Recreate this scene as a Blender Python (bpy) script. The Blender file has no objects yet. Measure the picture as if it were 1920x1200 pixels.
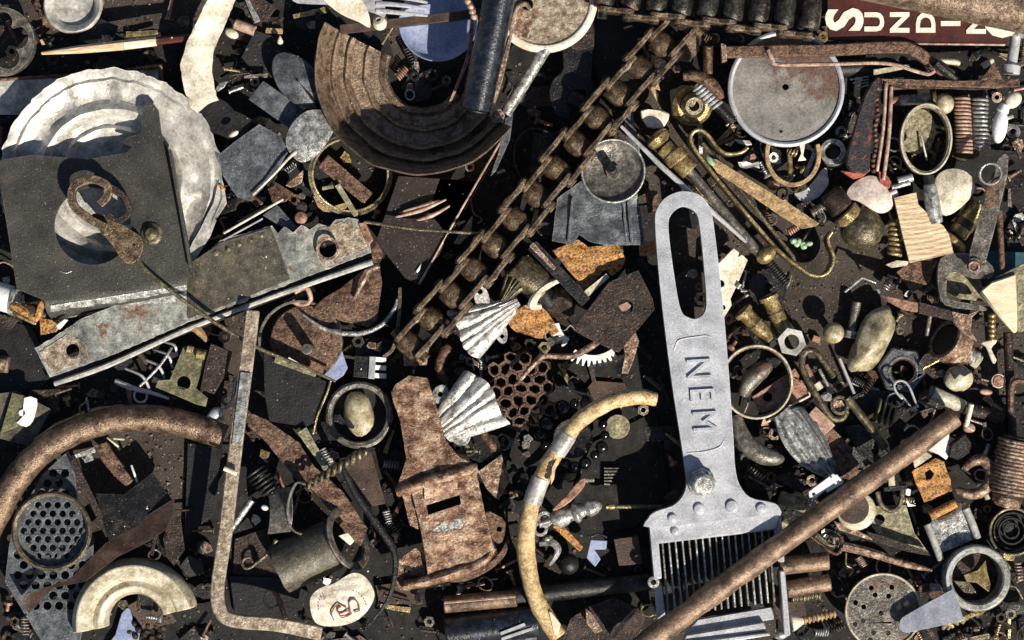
import bpy, bmesh, math, random
from mathutils import Vector, Matrix, noise, geometry
random.seed(7)
R = math.radians
S = .0004                      # metres per unit of layout: the board is about 0.77 m wide
CX, CY, H = 960, 600, 5200     # layout centre and camera height
sc = bpy.context.scene
# ---------------------------------------------------------------- camera, sky, sun, exposure
cd = bpy.data.cameras.new('camera'); cam = bpy.data.objects.new('camera', cd)
sc.collection.objects.link(cam); sc.camera = cam
cam.location = (0, 0, H*S)
cd.sensor_width = 36; cd.angle = 2*math.atan(960/H)
cd.clip_start = .05; cd.clip_end = 50
ELEV = R(41); AZ = math.atan2(.55, -.83)
w = bpy.data.worlds.new('World'); sc.world = w; w.use_nodes = True
nt = w.node_tree; bg = nt.nodes['Background']
sky = nt.nodes.new('ShaderNodeTexSky'); sky.sky_type = 'NISHITA'; sky.sun_disc = False
sky.sun_elevation = ELEV; sky.sun_rotation = AZ
nt.links.new(sky.outputs[0], bg.inputs[0]); bg.inputs[1].default_value = .05
sl = bpy.data.lights.new('sun', 'SUN'); sl.energy = 5; sl.angle = R(.5); sl.color = (1, .92, .79)
so = bpy.data.objects.new('sun', sl); sc.collection.objects.link(so)
sd = Vector((math.sin(AZ)*math.cos(ELEV), math.cos(AZ)*math.cos(ELEV), math.sin(ELEV)))
so.rotation_euler = sd.to_track_quat('Z', 'Y').to_euler(); so.location = sd*2
sc.view_settings.view_transform = 'Standard'; sc.view_settings.look = 'None'
sc.view_settings.exposure = 0.4; sc.view_settings.gamma = 1
# ---------------------------------------------------------------- materials
def lin0(h):
    h = h.lstrip('#'); r = []
    for i in (0, 2, 4):
        c = int(h[i:i+2], 16)/255
        r.append(c/12.92 if c <= .04045 else ((c+.055)/1.055)**2.4)
    return (*r, 1)
MATS = {}
def dul(c, k):
    l = .3*c[0]+.59*c[1]+.11*c[2]
    return tuple(l+(x-l)*k for x in c[:3])+(1,)
def M(name, cols, sc_=30, metal=0., rough=.6, bump=.35, bs=5, rust=None, ra=.5, rs=45, st=(1, 1, 1), fine=.5, coat=0, sat=.9, edge=0, speck=0, scr=0, stain=None):
    lin = lambda h: dul(lin0(h), sat)
    m = bpy.data.materials.new(name); m.use_nodes = True; t = m.node_tree; n = t.nodes; L = t.links.new
    b = n['Principled BSDF']
    tc = n.new('ShaderNodeTexCoord'); oi = n.new('ShaderNodeObjectInfo')
    mul = n.new('ShaderNodeVectorMath'); mul.operation = 'MULTIPLY'
    L(tc.outputs['Object'], mul.inputs[0]); mul.inputs[1].default_value = [s/S for s in st]
    rnd = n.new('ShaderNodeVectorMath'); rnd.operation = 'SCALE'; rnd.inputs[0].default_value = (913, 577, 331)
    L(oi.outputs['Random'], rnd.inputs['Scale'])
    add = n.new('ShaderNodeVectorMath'); L(mul.outputs[0], add.inputs[0]); L(rnd.outputs[0], add.inputs[1])
    def nz(size, det, ro=.6):
        q = n.new('ShaderNodeTexNoise'); q.inputs['Scale'].default_value = 1/size
        q.inputs['Detail'].default_value = det; q.inputs['Roughness'].default_value = ro
        L(add.outputs[0], q.inputs['Vector']); return q.outputs['Fac']
    def ramp(src, pts):
        r = n.new('ShaderNodeValToRGB'); e = r.color_ramp.elements
        while len(e) < len(pts): e.new(.5)
        for k, (p, c) in enumerate(pts): e[k].position = p; e[k].color = c
        L(src, r.inputs[0]); return r.outputs[0]
    def mix(kind, fac, a, c):
        x = n.new('ShaderNodeMix'); x.data_type = 'RGBA'; x.blend_type = kind
        if isinstance(fac, (int, float)): x.inputs[0].default_value = fac
        else: L(fac, x.inputs[0])
        L(a, x.inputs[6])
        if isinstance(c, tuple): x.inputs[7].default_value = c
        else: L(c, x.inputs[7])
        return x.outputs[2]
    k = len(cols)
    col = ramp(nz(sc_, 7, .68), [(.33+.34*i/max(1, k-1), lin(c)) for i, c in enumerate(cols)])
    f = nz(bs, 4, .7)
    col = mix('MULTIPLY', fine, col, ramp(f, [(.3, (.35, .33, .31, 1)), (.5, (.95, .95, .95, 1)), (.7, (1.5, 1.48, 1.42, 1))]))
    rgh = ramp(nz(sc_*.6, 5), [(.3, (rough*.75,)*3+(1,)), (.7, (min(1, rough*1.3),)*3+(1,))])
    if rust:
        mk = ramp(nz(rs, 8, .72), [(ra, (0, 0, 0, 1)), (min(.99, ra+.09), (1, 1, 1, 1))])
        rc = ramp(f, [(.35, lin(rust[0])), (.65, lin(rust[1]))])
        col = mix('MIX', mk, col, rc)
        rgh = mix('MIX', mk, rgh, (.85, .85, .85, 1))
        if metal:
            mm = n.new('ShaderNodeMath'); mm.operation = 'MULTIPLY_ADD'; L(mk, mm.inputs[0])
            mm.inputs[1].default_value = -metal*.9; mm.inputs[2].default_value = metal; L(mm.outputs[0], b.inputs['Metallic'])
    if metal and not rust: b.inputs['Metallic'].default_value = metal
    if scr:
        for vec in ((.035, .8, .5), (.6, .03, .5)):
            sm_ = n.new('ShaderNodeVectorMath'); sm_.operation = 'MULTIPLY'; sm_.inputs[1].default_value = vec; L(add.outputs[0], sm_.inputs[0])
            rt = n.new('ShaderNodeVectorRotate'); rt.rotation_type = 'Z_AXIS'; rt.inputs['Angle'].default_value = .5+vec[0]; L(add.outputs[0], rt.inputs['Vector']); L(rt.outputs[0], sm_.inputs[0])
            q = n.new('ShaderNodeTexNoise'); q.inputs['Scale'].default_value = .35; q.inputs['Detail'].default_value = 3; L(sm_.outputs[0], q.inputs['Vector'])
            col = mix('MULTIPLY', scr, col, ramp(q.outputs['Fac'], [(.26, (.35, .34, .33, 1)), (.33, (1, 1, 1, 1)), (.68, (1, 1, 1, 1)), (.74, (1.4, 1.4, 1.38, 1))]))
    if stain:
        dp = n.new('ShaderNodeVectorMath'); dp.operation = 'DOT_PRODUCT'; L(mul.outputs[0], dp.inputs[0]); dp.inputs[1].default_value = stain[0]
        mm_ = n.new('ShaderNodeMath'); mm_.operation = 'MULTIPLY_ADD'; L(nz(26, 9, .72), mm_.inputs[0]); mm_.inputs[1].default_value = 3.4; L(dp.outputs['Value'], mm_.inputs[2])
        cl = n.new('ShaderNodeMapRange'); L(mm_.outputs[0], cl.inputs[0]); cl.inputs[1].default_value = stain[1]; cl.inputs[2].default_value = stain[1]+.5; cl.inputs[4].default_value = .85
        col = mix('MIX', cl.outputs[0], col, ramp(f, [(.35, lin(stain[2])), (.65, lin(stain[3]))]))
    if speck:
        col = mix('MIX', ramp(nz(2.6, 3, .5), [(.68-.04*speck, (0, 0, 0, 1)), (.74-.03*speck, (.8, .8, .8, 1))]), col, (.5, .44, .36, 1))
    if edge:
        bv = n.new('ShaderNodeBevel'); bv.samples = 4; bv.inputs['Radius'].default_value = S*3.2
        ge = n.new('ShaderNodeNewGeometry'); dt = n.new('ShaderNodeVectorMath'); dt.operation = 'DOT_PRODUCT'
        L(bv.outputs[0], dt.inputs[0]); L(ge.outputs['Normal'], dt.inputs[1])
        er = ramp(dt.outputs['Value'], [(.80, (edge, edge, edge, 1)), (.97, (0, 0, 0, 1))])
        em = n.new('ShaderNodeMix'); em.data_type = 'RGBA'; em.blend_type = 'MULTIPLY'; em.inputs[0].default_value = 1
        L(er, em.inputs[6]); L(ramp(nz(9, 3), [(.4, (.2, .2, .2, 1)), (.6, (1, 1, 1, 1))]), em.inputs[7])
        lc = dul(lin(cols[-1]), .7); col = mix('MIX', em.outputs[2], col, tuple(min(.85, x*1.7+.06) for x in lc[:3])+(1,))
    L(col, b.inputs['Base Color']); L(rgh, b.inputs['Roughness'])
    if coat: b.inputs['Coat Weight'].default_value = coat; b.inputs['Coat Roughness'].default_value = .15
    bp = n.new('ShaderNodeBump'); bp.inputs['Strength'].default_value = bump; bp.inputs['Distance'].default_value = S*2.2
    L(f, bp.inputs['Height']); L(bp.outputs[0], b.inputs['Normal'])
    MATS[name] = m
RU = ('#3d261b', '#8a5a3e')
M('board', ['#2b2520', '#3a322b', '#453c33'], 60, rough=.9, bump=.7, bs=4, fine=.6, speck=.4)
M('pewter', ['#82807b', '#bdbab2', '#e0dcd4'], 38, .25, .32, .5, 6, ('#77736b', '#a29d94'), .64, 40, fine=.5, edge=.6, scr=.3, speck=.2)
M('alu', ['#9a9da6', '#b7bac2', '#cbced6'], 35, .2, .33, .4, 3, ('#6f7178', '#8d8f95'), .61, 26, fine=.55, edge=.8, scr=.5, speck=.2)
M('galv', ['#5f615b', '#94968f', '#bcbdb4'], 20, .25, .38, .5, 4, RU, .55, 50, fine=.75, edge=.7, speck=.6, scr=.6)
M('galvolive', ['#35332b', '#514d42', '#6a6553'], 22, .2, .45, .5, 5, RU, .6, 50, fine=.6, edge=.5, speck=.5, scr=.5)
M('greyplate', ['#2f2e2b', '#3f3e39', '#4c4a44'], 60, .2, .45, .5, 4, ('#3d2c22', '#5c4634'), .6, 60, fine=.6, edge=.6, speck=.2, scr=.5)
M('steel', ['#3d3a36', '#6a665e', '#9c968b'], 15, .45, .3, .55, 4, RU, .57, 35, fine=.75, edge=.8, speck=.6, scr=.5)
M('lidsteel', ['#6f6c67', '#8b8781', '#9f9a93'], 40, .2, .36, .4, 4, fine=.5, speck=.4, scr=.4, stain=((.0075, .0075, 0), 1.72, '#4a322a', '#7b5648'))
M('darksteel', ['#17171a', '#272729', '#3d3c3a'], 25, .45, .34, .55, 4, ('#2d2019', '#5a4433'), .6, 40, edge=.6, speck=.4, scr=.4)
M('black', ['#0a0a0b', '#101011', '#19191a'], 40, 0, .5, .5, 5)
M('navy', ['#0f1116', '#1b1f28', '#363e4e'], 16, .2, .25, .35, 5, ('#2a1c15', '#5a3f2c'), .66, 14, fine=.8, coat=.5, edge=.5)
M('rust', ['#2a1a12', '#50372a', '#7d5e48', '#40291d'], 13, .35, .42, 1, 4.5, fine=1., edge=.8, sat=.9, speck=.6)
M('rustdark', ['#17100d', '#2e201a', '#4a3729'], 16, .3, .45, 1, 4.5, fine=1., edge=.6, sat=.9, speck=.5)
M('rustorange', ['#3f2a22', '#8f5623', '#d39a4a', '#473c43', '#a36d2c'], 9, .15, .5, 1, 4, fine=1., sat=.95, speck=.7)
M('rustpink', ['#3c2819', '#6f503a', '#9a795e', '#d6c1a8'], 11, .35, .36, 1, 4.5, fine=1., sat=.85, edge=.8, speck=.8)
M('rustgrey', ['#54463a', '#857461', '#aa9b85', '#cfc4b2'], 14, .25, .4, .8, 4, RU, .57, 22, fine=.85, sat=.9, edge=.6, speck=.5)
M('rod', ['#39291e', '#6b523d', '#94775c', '#54402f'], 40, .3, .38, .6, 4, ('#2c1c13', '#523825'), .59, 30, fine=.8, sat=.85, speck=.7, edge=.4)
M('pipe', ['#2f2119', '#5f4a3a', '#8d745d', '#473529'], 30, .5, .3, .8, 4, ('#20140e', '#43301f'), .6, 40, fine=.9, sat=.9, speck=.8, edge=.4)
M('latch', ['#2f1e14', '#5f4230', '#886850', '#b09680', '#523828'], 24, .42, .32, .9, 4, ('#77706a', '#b0a9a1'), .65, 20, fine=.85, sat=.95, edge=1, speck=.6)
M('brass', ['#574628', '#9c844e', '#d3bd85'], 16, .5, .25, .5, 4, fine=.7, edge=.7, sat=.9)
M('bronze', ['#2d271d', '#5c523e', '#8f8363'], 14, .45, .3, .6, 4, fine=.8, edge=.8, sat=.9, speck=.4)
M('copper', ['#5f3a28', '#a06a4c', '#c48d70'], 16, .25, .45, .5, 4, fine=.65, sat=.72, edge=.4)
M('copperpale', ['#80594a', '#b58a70', '#dcb79d'], 18, .15, .42, .5, 4, fine=.55, sat=.75, edge=.4)
M('cream', ['#bfb193', '#e2d7c3', '#f2ebdd'], 34, 0, .45, .4, 5, ('#9a8a6a', '#c4b596'), .6, 36, fine=.6, speck=.2)
M('white', ['#d2d2cf', '#ececea', '#f4f4f2'], 40, 0, .45, .25, 5, fine=.35)
M('pebble', ['#62563a', '#a89c79', '#d3cab0'], 22, 0, .33, .5, 3.5, ('#5d4d30', '#8d7c56'), .6, 20, fine=.65, coat=.3, sat=.9)
M('palepebble', ['#a19373', '#d6ccb6', '#ece5d6'], 22, 0, .42, .5, 3.5, ('#857655', '#b3a583'), .6, 18, fine=.65, speck=.2)
M('pink', ['#a08c83', '#c9b8ae', '#dccfc8'], 22, 0, .42, .4, 4, ('#8a7468', '#ab978b'), .6, 20, fine=.55)
M('wood', ['#b8986d', '#d6bb93', '#e6d3b0'], 9, 0, .6, .5, 2.5, ('#a17f56', '#b99668'), .64, 7, st=(.2, 1.5, 1), fine=.45)
M('woodpale', ['#c8b48e', '#e3d3b0', '#eee2c8'], 18, 0, .6, .4, 3, st=(.4, 1.6, 1), fine=.35)
M('slate', ['#33383e', '#535960', '#777d81'], 20, .2, .34, .55, 4, fine=.75, edge=.7, speck=.6, scr=.6)
M('blue', ['#7480a8', '#8f9bc0', '#a0abca'], 40, 0, .35, .25, 5, ('#3c4258', '#596385'), .66, 20, fine=.35, scr=.3, speck=.15)
M('leather', ['#261a14', '#443024', '#5a4332'], 35, 0, .5, .5, 4, fine=.55, sat=.85, edge=.5)
M('maroon', ['#35150f', '#471d16', '#53261c'], 50, 0, .45, .3, 5, fine=.4, sat=1)
M('plum', ['#191210', '#241914', '#30211b'], 40, 0, .55, .35, 5, fine=.5, speck=.3)
M('redgrip', ['#171618', '#232327', '#2b292d', '#8a3f30'], 12, 0, .42, .6, 4, fine=.7, edge=.5)
M('red', ['#6b2a20', '#a8503c', '#bb6a52'], 14, 0, .5, .5, 4, fine=.5)
M('chrome', ['#a5a5aa', '#cfcfd2', '#e6e6e6'], 25, .4, .22, .15, 6, fine=.35)
M('olive', ['#46442f', '#67643f', '#8a8555'], 16, .2, .42, .5, 4, fine=.6, sat=.75, edge=.6)
M('oliveyellow', ['#514d34', '#827b54', '#bdb389'], 10, .1, .48, .8, 4, fine=.85, sat=.75, edge=.4)
M('yellowrust', ['#6f5030', '#a8844a', '#cfae74'], 12, .1, .55, .9, 4, fine=.8, sat=.8, edge=.4)
M('cane', ['#8a6b40', '#c9a870', '#e6cf9f'], 16, 0, .38, .6, 4, ('#86673d', '#a98a58'), .6, 26, fine=.6, sat=.9)
M('teal', ['#123a44', '#1b4d5c', '#225a66'], 40, 0, .6, .2, 5)
M('green', ['#5f8a5a', '#92b98a', '#bfd8b2'], 6, 0, .7, .5, 4, sat=.8)
M('shell', ['#6f6f6d', '#c9c7c2', '#f0eeea'], 18, .3, .28, .7, 4, ('#4c4a44', '#77736a'), .58, 18, fine=.8, edge=.6)
M('silver', ['#4f5052', '#989997', '#dfdfda'], 12, .4, .27, .55, 4, fine=.8, edge=.7, speck=.5, scr=.4)
M('ceramic', ['#928569', '#c0b69b', '#ddd6c2'], 24, 0, .33, .4, 4, ('#5f4228', '#a07848'), .58, 26, fine=.6, sat=.9)
M('ribbed', ['#3b2d23', '#67513f', '#8f7a65', '#543f2f'], 20, .4, .33, .9, 4.5, fine=.95, sat=.9, edge=.8, speck=.6)
M('oil', ['#1d1c1a', '#383632', '#5c5850'], 16, .6, .3, .5, 4, RU, .6, 30, fine=.7, edge=.8, speck=.4)
M('drum', ['#46382d', '#76624f', '#9d8570', '#5f4c3b'], 20, .4, .3, .9, 4.5, fine=.95, sat=.9, edge=.9, speck=.6)
M('chainside', ['#2a2018', '#584632', '#917a5c'], 14, .4, .36, .8, 4, fine=.9, edge=1, speck=.5)  # worn edges brightened to paint in the lit top edges of the chain
M('bead', ['#1c1c1e', '#333335', '#55555a'], 12, .85, .14, .15, 5, fine=.3)
M('greyblue', ['#757b89', '#8d93a2', '#a0a6b3'], 30, .15, .38, .35, 4, ('#3c3f48', '#5d606a'), .66, 14, fine=.45, edge=.5, scr=.4)
M('felt', ['#100f0e', '#181715', '#24211e'], 30, 0, .85, .8, 4, fine=.6)  # near-black for the sheets that stand in for shade
M('redink', ['#8d4a3c', '#a3614f'], 10, 0, .7, .1, 5)
M('letter', ['#d8cfba', '#f1ecdf'], 20, 0, .5, .3, 4, ('#5a2f24', '#8f6f60'), .65, 14, fine=.4)
# ---------------------------------------------------------------- shapes: (verts, faces) in layout units, y down
def spl(P, n=6, closed=False):
    P = [Vector(p) for p in P]; N = len(P); out = []
    rng = range(N if closed else N-1)
    for i in rng:
        if closed: a, b, c, d = P[i-1], P[i], P[(i+1) % N], P[(i+2) % N]
        else: a, b, c, d = P[max(0, i-1)], P[i], P[i+1], P[min(N-1, i+2)]
        for j in range(n):
            t = j/n
            out.append(.5*((2*b)+(c-a)*t+(2*a-5*b+4*c-d)*t*t+(3*b-a-3*c+d)*t**3))
    if not closed: out.append(P[-1])
    return out
def circ(x, y, r, n=28, ry=None, rot=0):
    ry = ry or r; c, s = math.cos(R(rot)), math.sin(R(rot)); o = []
    for i in range(n):
        a = 2*math.pi*i/n; u, v = r*math.cos(a), ry*math.sin(a)
        o.append((x+u*c-v*s, y+u*s+v*c))
    return o
def rect(x, y, l, w, ang=0):
    c, s = math.cos(R(ang)), math.sin(R(ang))
    return [(x+u*c-v*s, y+u*s+v*c) for u, v in ((-l/2, -w/2), (l/2, -w/2), (l/2, w/2), (-l/2, w/2))]
def ln(x0, y0, x1, y1, w0, w1=None):
    w1 = w0 if w1 is None else w1; d = Vector((x1-x0, y1-y0)).normalized(); px, py = -d.y, d.x
    return [(x0+px*w0/2, y0+py*w0/2), (x1+px*w1/2, y1+py*w1/2), (x1-px*w1/2, y1-py*w1/2), (x0-px*w0/2, y0-py*w0/2)]
def tl(x, y, ax, ay): return lambda u, v: (u-x)*ax+(v-y)*ay
def rough(pts, amp, step=7):
    o = []; N = len(pts)
    for i in range(N):
        a, b = Vector(pts[i][:2]), Vector(pts[(i+1) % N][:2]); k = max(1, int((b-a).length/step))
        for j in range(k):
            p = a.lerp(b, j/k); q = noise.noise_vector(Vector((p.x*.13, p.y*.13, 3.3)))
            o.append((p.x+q.x*amp, p.y+q.y*amp))
    return o
def poly(pts, z0, z1, holes=(), sm=0, sub=0, fz=None, jit=0):
    if sm: pts = spl(pts, sm, True)
    if jit: pts = rough(pts, jit)
    loops = [[Vector((p[0], p[1], 0)) for p in l] for l in [pts, *holes]]
    flat = [p for l in loops for p in l]
    bm = bmesh.new(); vs = [bm.verts.new(p) for p in flat]
    for t in geometry.tessellate_polygon(loops):
        try: bm.faces.new([vs[i] for i in t])
        except ValueError: pass
    bmesh.ops.recalc_face_normals(bm, faces=bm.faces[:])
    for v in [v for v in bm.verts if not v.link_faces]: bm.verts.remove(v)
    if sub:
        xs = [v.co.x for v in bm.verts]; ys = [v.co.y for v in bm.verts]
        for ax, lo, hi in ((0, min(xs), max(xs)), (1, min(ys), max(ys))):
            k = lo+sub*.63
            while k < hi:
                no = (1, 0, 0) if ax == 0 else (0, 1, 0)
                bmesh.ops.bisect_plane(bm, geom=bm.verts[:]+bm.edges[:]+bm.faces[:], plane_co=(k, k, 0), plane_no=no, dist=1e-4); k += sub
    bm.verts.index_update(); V = [(v.co.x, v.co.y) for v in bm.verts]; N = len(V)
    f = fz or (lambda x, y: 0)
    vv = [(x, y, z1+f(x, y)) for x, y in V]+[(x, y, z0+f(x, y)) for x, y in V]
    F = [[v.index for v in q.verts] for q in bm.faces]
    ff = [q for q in F]+[[i+N for i in reversed(q)] for q in F]
    for e in bm.edges:
        if len(e.link_faces) == 1:
            a, b = e.verts[0].index, e.verts[1].index; ff.append([a, b, b+N, a+N])
    bm.free(); return vv, ff
def tube(P, r, n=8, closed=False, res=5, sq=None, curve=True, sub_r=None):
    P = [Vector(p) for p in P]; rl = r if isinstance(r, (list, tuple)) else [r]*len(P)
    if curve and len(P) > 2:
        Q = spl(P, res, closed); m = len(P) if closed else len(P)-1
        rr = []
        for i in range(len(Q)):
            t = i/res; a = int(t); fr = t-a
            rr.append(rl[a % len(P)]*(1-fr)+rl[(a+1) % len(P) if closed else min(a+1, len(P)-1)]*fr)
        P, rl = Q, rr
    N = len(P); V = []; F = []; up = None
    if sq: n = 4
    for i, p in enumerate(P):
        if closed: d = P[(i+1) % N]-P[i-1]
        else: d = P[min(i+1, N-1)]-P[max(i-1, 0)]
        d.normalize()
        if sq:
            z = Vector((0, 0, 1)); a = d.cross(z)
            a = a.normalized() if a.length > 1e-4 else Vector((1, 0, 0)); b = a.cross(d).normalized()
            k = rl[i]
            for u, v in ((-1, -1), (1, -1), (1, 1), (-1, 1)): V.append(p+a*u*sq[0]/2*k+b*v*sq[1]/2*k)
        else:
            if up is None: up = Vector((0, 0, 1)) if abs(d.z) < .9 else Vector((1, 0, 0))
            a = d.cross(up); a.normalize(); up = a.cross(d).normalized()
            for j in range(n):
                t = 2*math.pi*(j+.5)/n; V.append(p+(a*math.cos(t)+up*math.sin(t))*rl[i])
    for i in range(N if closed else N-1):
        k = (i+1) % N
        for j in range(n): F.append([i*n+j, i*n+(j+1) % n, k*n+(j+1) % n, k*n+j])
    if not closed: F.append(list(range(n))); F.append([(N-1)*n+j for j in reversed(range(n))])
    return [tuple(v) for v in V], F
def lathe(prof, c, axis=(0, 0, 1), n=28, a=(0, 360), closed=False, fr=None):
    ax = Vector(axis).normalized(); ref = Vector((1, 0, 0)) if abs(ax.x) < .9 else Vector((0, 1, 0))
    u = (ref-ax*ref.dot(ax)).normalized(); v = ax.cross(u); c = Vector(c)
    full = abs(a[1]-a[0]) >= 359.9; k = n if full else n+1; m = len(prof); V = []; F = []
    for i in range(k):
        t = R(a[0]+(a[1]-a[0])*i/n); d = u*math.cos(t)+v*math.sin(t); q = fr(t) if fr else 1
        for r, h in prof: V.append(tuple(c+d*max(r, .05)*q+ax*h))
    seg = m if closed else m-1
    for i in range(n):
        j = (i+1) % k
        for s in range(seg): F.append([i*m+s, i*m+(s+1) % m, j*m+(s+1) % m, j*m+s])
    if not full:
        F.append(list(range(m))); F.append([(k-1)*m+s for s in reversed(range(m))])
    if not closed and full:
        for s in (0, m-1):
            if prof[s][0] > .1: F.append([i*m+s for i in range(k)])
    return V, F
def cyl(p0, p1, r, n=16, ch=.12):
    d = Vector(p1)-Vector(p0); l = d.length; c = min(r*ch, l/4)
    return lathe([(0, 0), (r-c, 0), (r, c), (r, l-c), (r-c, l), (0, l)], p0, d, n)
def pipe(p0, p1, r, ri, n=20):
    d = Vector(p1)-Vector(p0); l = d.length
    return lathe([(ri, 0), (r, 0), (r, l), (ri, l)], p0, d, n, closed=True)
def thread(p0, p1, r, pitch, n=10, k=.74, tip=False):
    d = Vector(p1)-Vector(p0); l = d.length; pr = [(0, 0)]; h = 0
    while h < l:
        q = (1-.8*h/l) if tip else 1
        pr += [(r*k*q, h), (r*q, h+pitch*.35), (r*q, h+pitch*.55), (r*k*q, h+pitch*.9)]; h += pitch
    pr.append((0, max(l, h))); return lathe(pr, p0, d, n)
def coil(p0, p1, Rr, r, turns, n=6, seg=12):
    p0, p1 = Vector(p0), Vector(p1); ax = (p1-p0).normalized(); u = ax.cross(Vector((0, 0, 1))).normalized(); v = ax.cross(u)
    k = int(turns*seg)
    return tube([p0+(p1-p0)*(i/k)+(u*math.cos(2*math.pi*i/seg)+v*math.sin(2*math.pi*i/seg))*Rr for i in range(k+1)], r, n, curve=False)
def ball(c, r, rot=0, amp=0, seed=0, nu=20, nv=12):
    rx, ry, rz = r if isinstance(r, tuple) else (r,)*3; V = []; F = []; cs, sn = math.cos(R(rot)), math.sin(R(rot))
    for j in range(nv+1):
        p = math.pi*j/nv
        for i in range(nu):
            t = 2*math.pi*i/nu; d = Vector((math.sin(p)*math.cos(t), math.sin(p)*math.sin(t), math.cos(p)))
            q = 1+amp*noise.noise(d*1.3+Vector((seed, seed*.7, 1)))
            x, y, z = d.x*rx*q, d.y*ry*q, d.z*rz*q
            V.append((c[0]+x*cs-y*sn, c[1]+x*sn+y*cs, c[2]+z))
    for j in range(nv):
        for i in range(nu): F.append([j*nu+i, j*nu+(i+1) % nu, (j+1)*nu+(i+1) % nu, (j+1)*nu+i])
    return V, F
def hexn(x, y, z0, z1, r, hole=0, rot=0):
    h = [circ(x, y, hole, 18)] if hole else []
    return poly(circ(x, y, r, 6, rot=rot), z0, z1, h)
def grid(f, nu, nv, th):
    V = []; F = []
    for dz in (0, -th):
        for i in range(nu+1):
            for j in range(nv+1):
                x, y, z = f(i/nu, j/nv); V.append((x, y, z+dz))
    N = (nu+1)*(nv+1); ix = lambda i, j: i*(nv+1)+j
    for i in range(nu):
        for j in range(nv):
            q = [ix(i, j), ix(i+1, j), ix(i+1, j+1), ix(i, j+1)]; F.append(q); F.append([k+N for k in reversed(q)])
    b = [ix(i, 0) for i in range(nu+1)]+[ix(nu, j) for j in range(1, nv+1)]+[ix(i, nv) for i in range(nu-1, -1, -1)]+[ix(0, j) for j in range(nv-1, 0, -1)]
    for k in range(len(b)):
        p, q = b[k], b[(k+1) % len(b)]; F.append([p, q, q+N, p+N])
    return V, F
def ring(x, y, z, r, w, h, ry=None, rot=0, tilt=None, n=40, a=(0, 360)):
    """flat band or hoop: width w seen from above, height h"""
    ry = ry or r; f = tilt or (lambda u, v: 0); P = []
    c, s = math.cos(R(rot)), math.sin(R(rot)); full = a[1]-a[0] >= 360
    for i in range(n if full else n+1):
        t = R(a[0]+(a[1]-a[0])*i/n); u, v = r*math.cos(t), ry*math.sin(t); X, Y = x+u*c-v*s, y+u*s+v*c
        P.append((X, Y, z+f(X, Y)))
    return tube(P, 1, closed=full, sq=(w, h), curve=False)
def mod(sh, f): return [f(*v) for v in sh[0]], sh[1]
def txt(s, x, y, z0, z1, size, ang=0, bold=0, sx=1, flip=1):
    cu = bpy.data.curves.new('t', 'FONT'); cu.body = s; cu.size = 1; cu.align_x = 'CENTER'; cu.align_y = 'CENTER'
    cu.extrude = .05; cu.offset = bold; cu.resolution_u = 3
    o = bpy.data.objects.new('t', cu); me = bpy.data.meshes.new_from_object(o)
    c, q = math.cos(R(ang)), math.sin(R(ang)); V = []
    for v in me.vertices:
        u, w_ = v.co.x*size*sx, -v.co.y*size*flip; V.append((x+u*c-w_*q, y+u*q+w_*c, z0 if v.co.z < 0 else z1))
    F = [list(p.vertices) for p in me.polygons]
    bpy.data.objects.remove(o); bpy.data.curves.remove(cu); bpy.data.meshes.remove(me); return V, F
# ---------------------------------------------------------------- objects
def P(name, mat, *shapes, kids=(), label=None, bv=1.0, wz=None, wxy=None, kind=None):
    V = []; F = []; G = []
    for v, f in shapes:
        o = len(V); V += v; F += [[i+o for i in q] for q in f]
        q = list(zip(*v)); bb = [min(q[0])-1, max(q[0])+1, min(q[1])-1, max(q[1])+1, o, o+len(v)]; hit = []
        for g in G:
            if any(bb[0] < h[1] and h[0] < bb[1] and bb[2] < h[3] and h[2] < bb[3] for h in g): hit.append(g)
        G = [g for g in G if g not in hit]+[[bb]+[h for g in hit for h in g]]
    if wz: V = [(x, y, z+wz[0]*noise.noise(Vector((x, y, z*.2+9))/wz[1])) for x, y, z in V]
    if wxy: V = [(x+wxy[0]*noise.noise(Vector((x, y, z))/wxy[1]), y+wxy[0]*noise.noise(Vector((x+77, y, z))/wxy[1]), z) for x, y, z in V]
    return dict(name=name, mat=mat, V=V, F=F, kids=kids, label=label, bv=bv, kind=kind, G=G)
def mesh_of(p, org):
    me = bpy.data.meshes.new(p['name']); x0, y0, z0 = org
    me.from_pydata([((x-x0)*S, (y0-y)*S, (z-z0)*S) for x, y, z in p['V']], [], p['F'])
    bm = bmesh.new(); bm.from_mesh(me); bmesh.ops.remove_doubles(bm, verts=bm.verts[:], dist=S*.02)
    bmesh.ops.recalc_face_normals(bm, faces=bm.faces[:]); bm.to_mesh(me); bm.free()
    me.polygons.foreach_set('use_smooth', [True]*len(me.polygons)); me.set_sharp_from_angle(angle=R(42))
    me.materials.append(MATS[p['mat']]); return me
def pieces(p):
    if len(p['G']) < 2 or p['kind']: return [p]
    out = []
    for g in p['G']:
        ids = sorted(i for h in g for i in range(h[4], h[5])); mp = {v: k for k, v in enumerate(ids)}
        out.append(dict(p, V=[p['V'][i] for i in ids], F=[[mp[i] for i in f] for f in p['F'] if f[0] in mp], kids=p['kids'] if not out else (), G=[g]))
    return out
def mk(p, org, parent):
    if parent and len(p['G']) > 1 and not p['kind']:
        for q in pieces(p): mk(q, org, parent)
        return
    o = bpy.data.objects.new(p['name'], mesh_of(p, org)); sc.collection.objects.link(o)
    if parent: o.parent = parent
    if p['label']: o['label'] = p['label']
    if p['kind']: o['kind'] = p['kind']
    if p['bv']:
        b = o.modifiers.new('edge', 'BEVEL'); b.width = p['bv']*S; b.segments = 1; b.limit_method = 'ANGLE'; b.angle_limit = R(50)
    for k in p['kids']: mk(k, org, o)
    return o
def allv(ps):
    for p in ps:
        yield from p['V']
        yield from allv(p['kids'])
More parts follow.
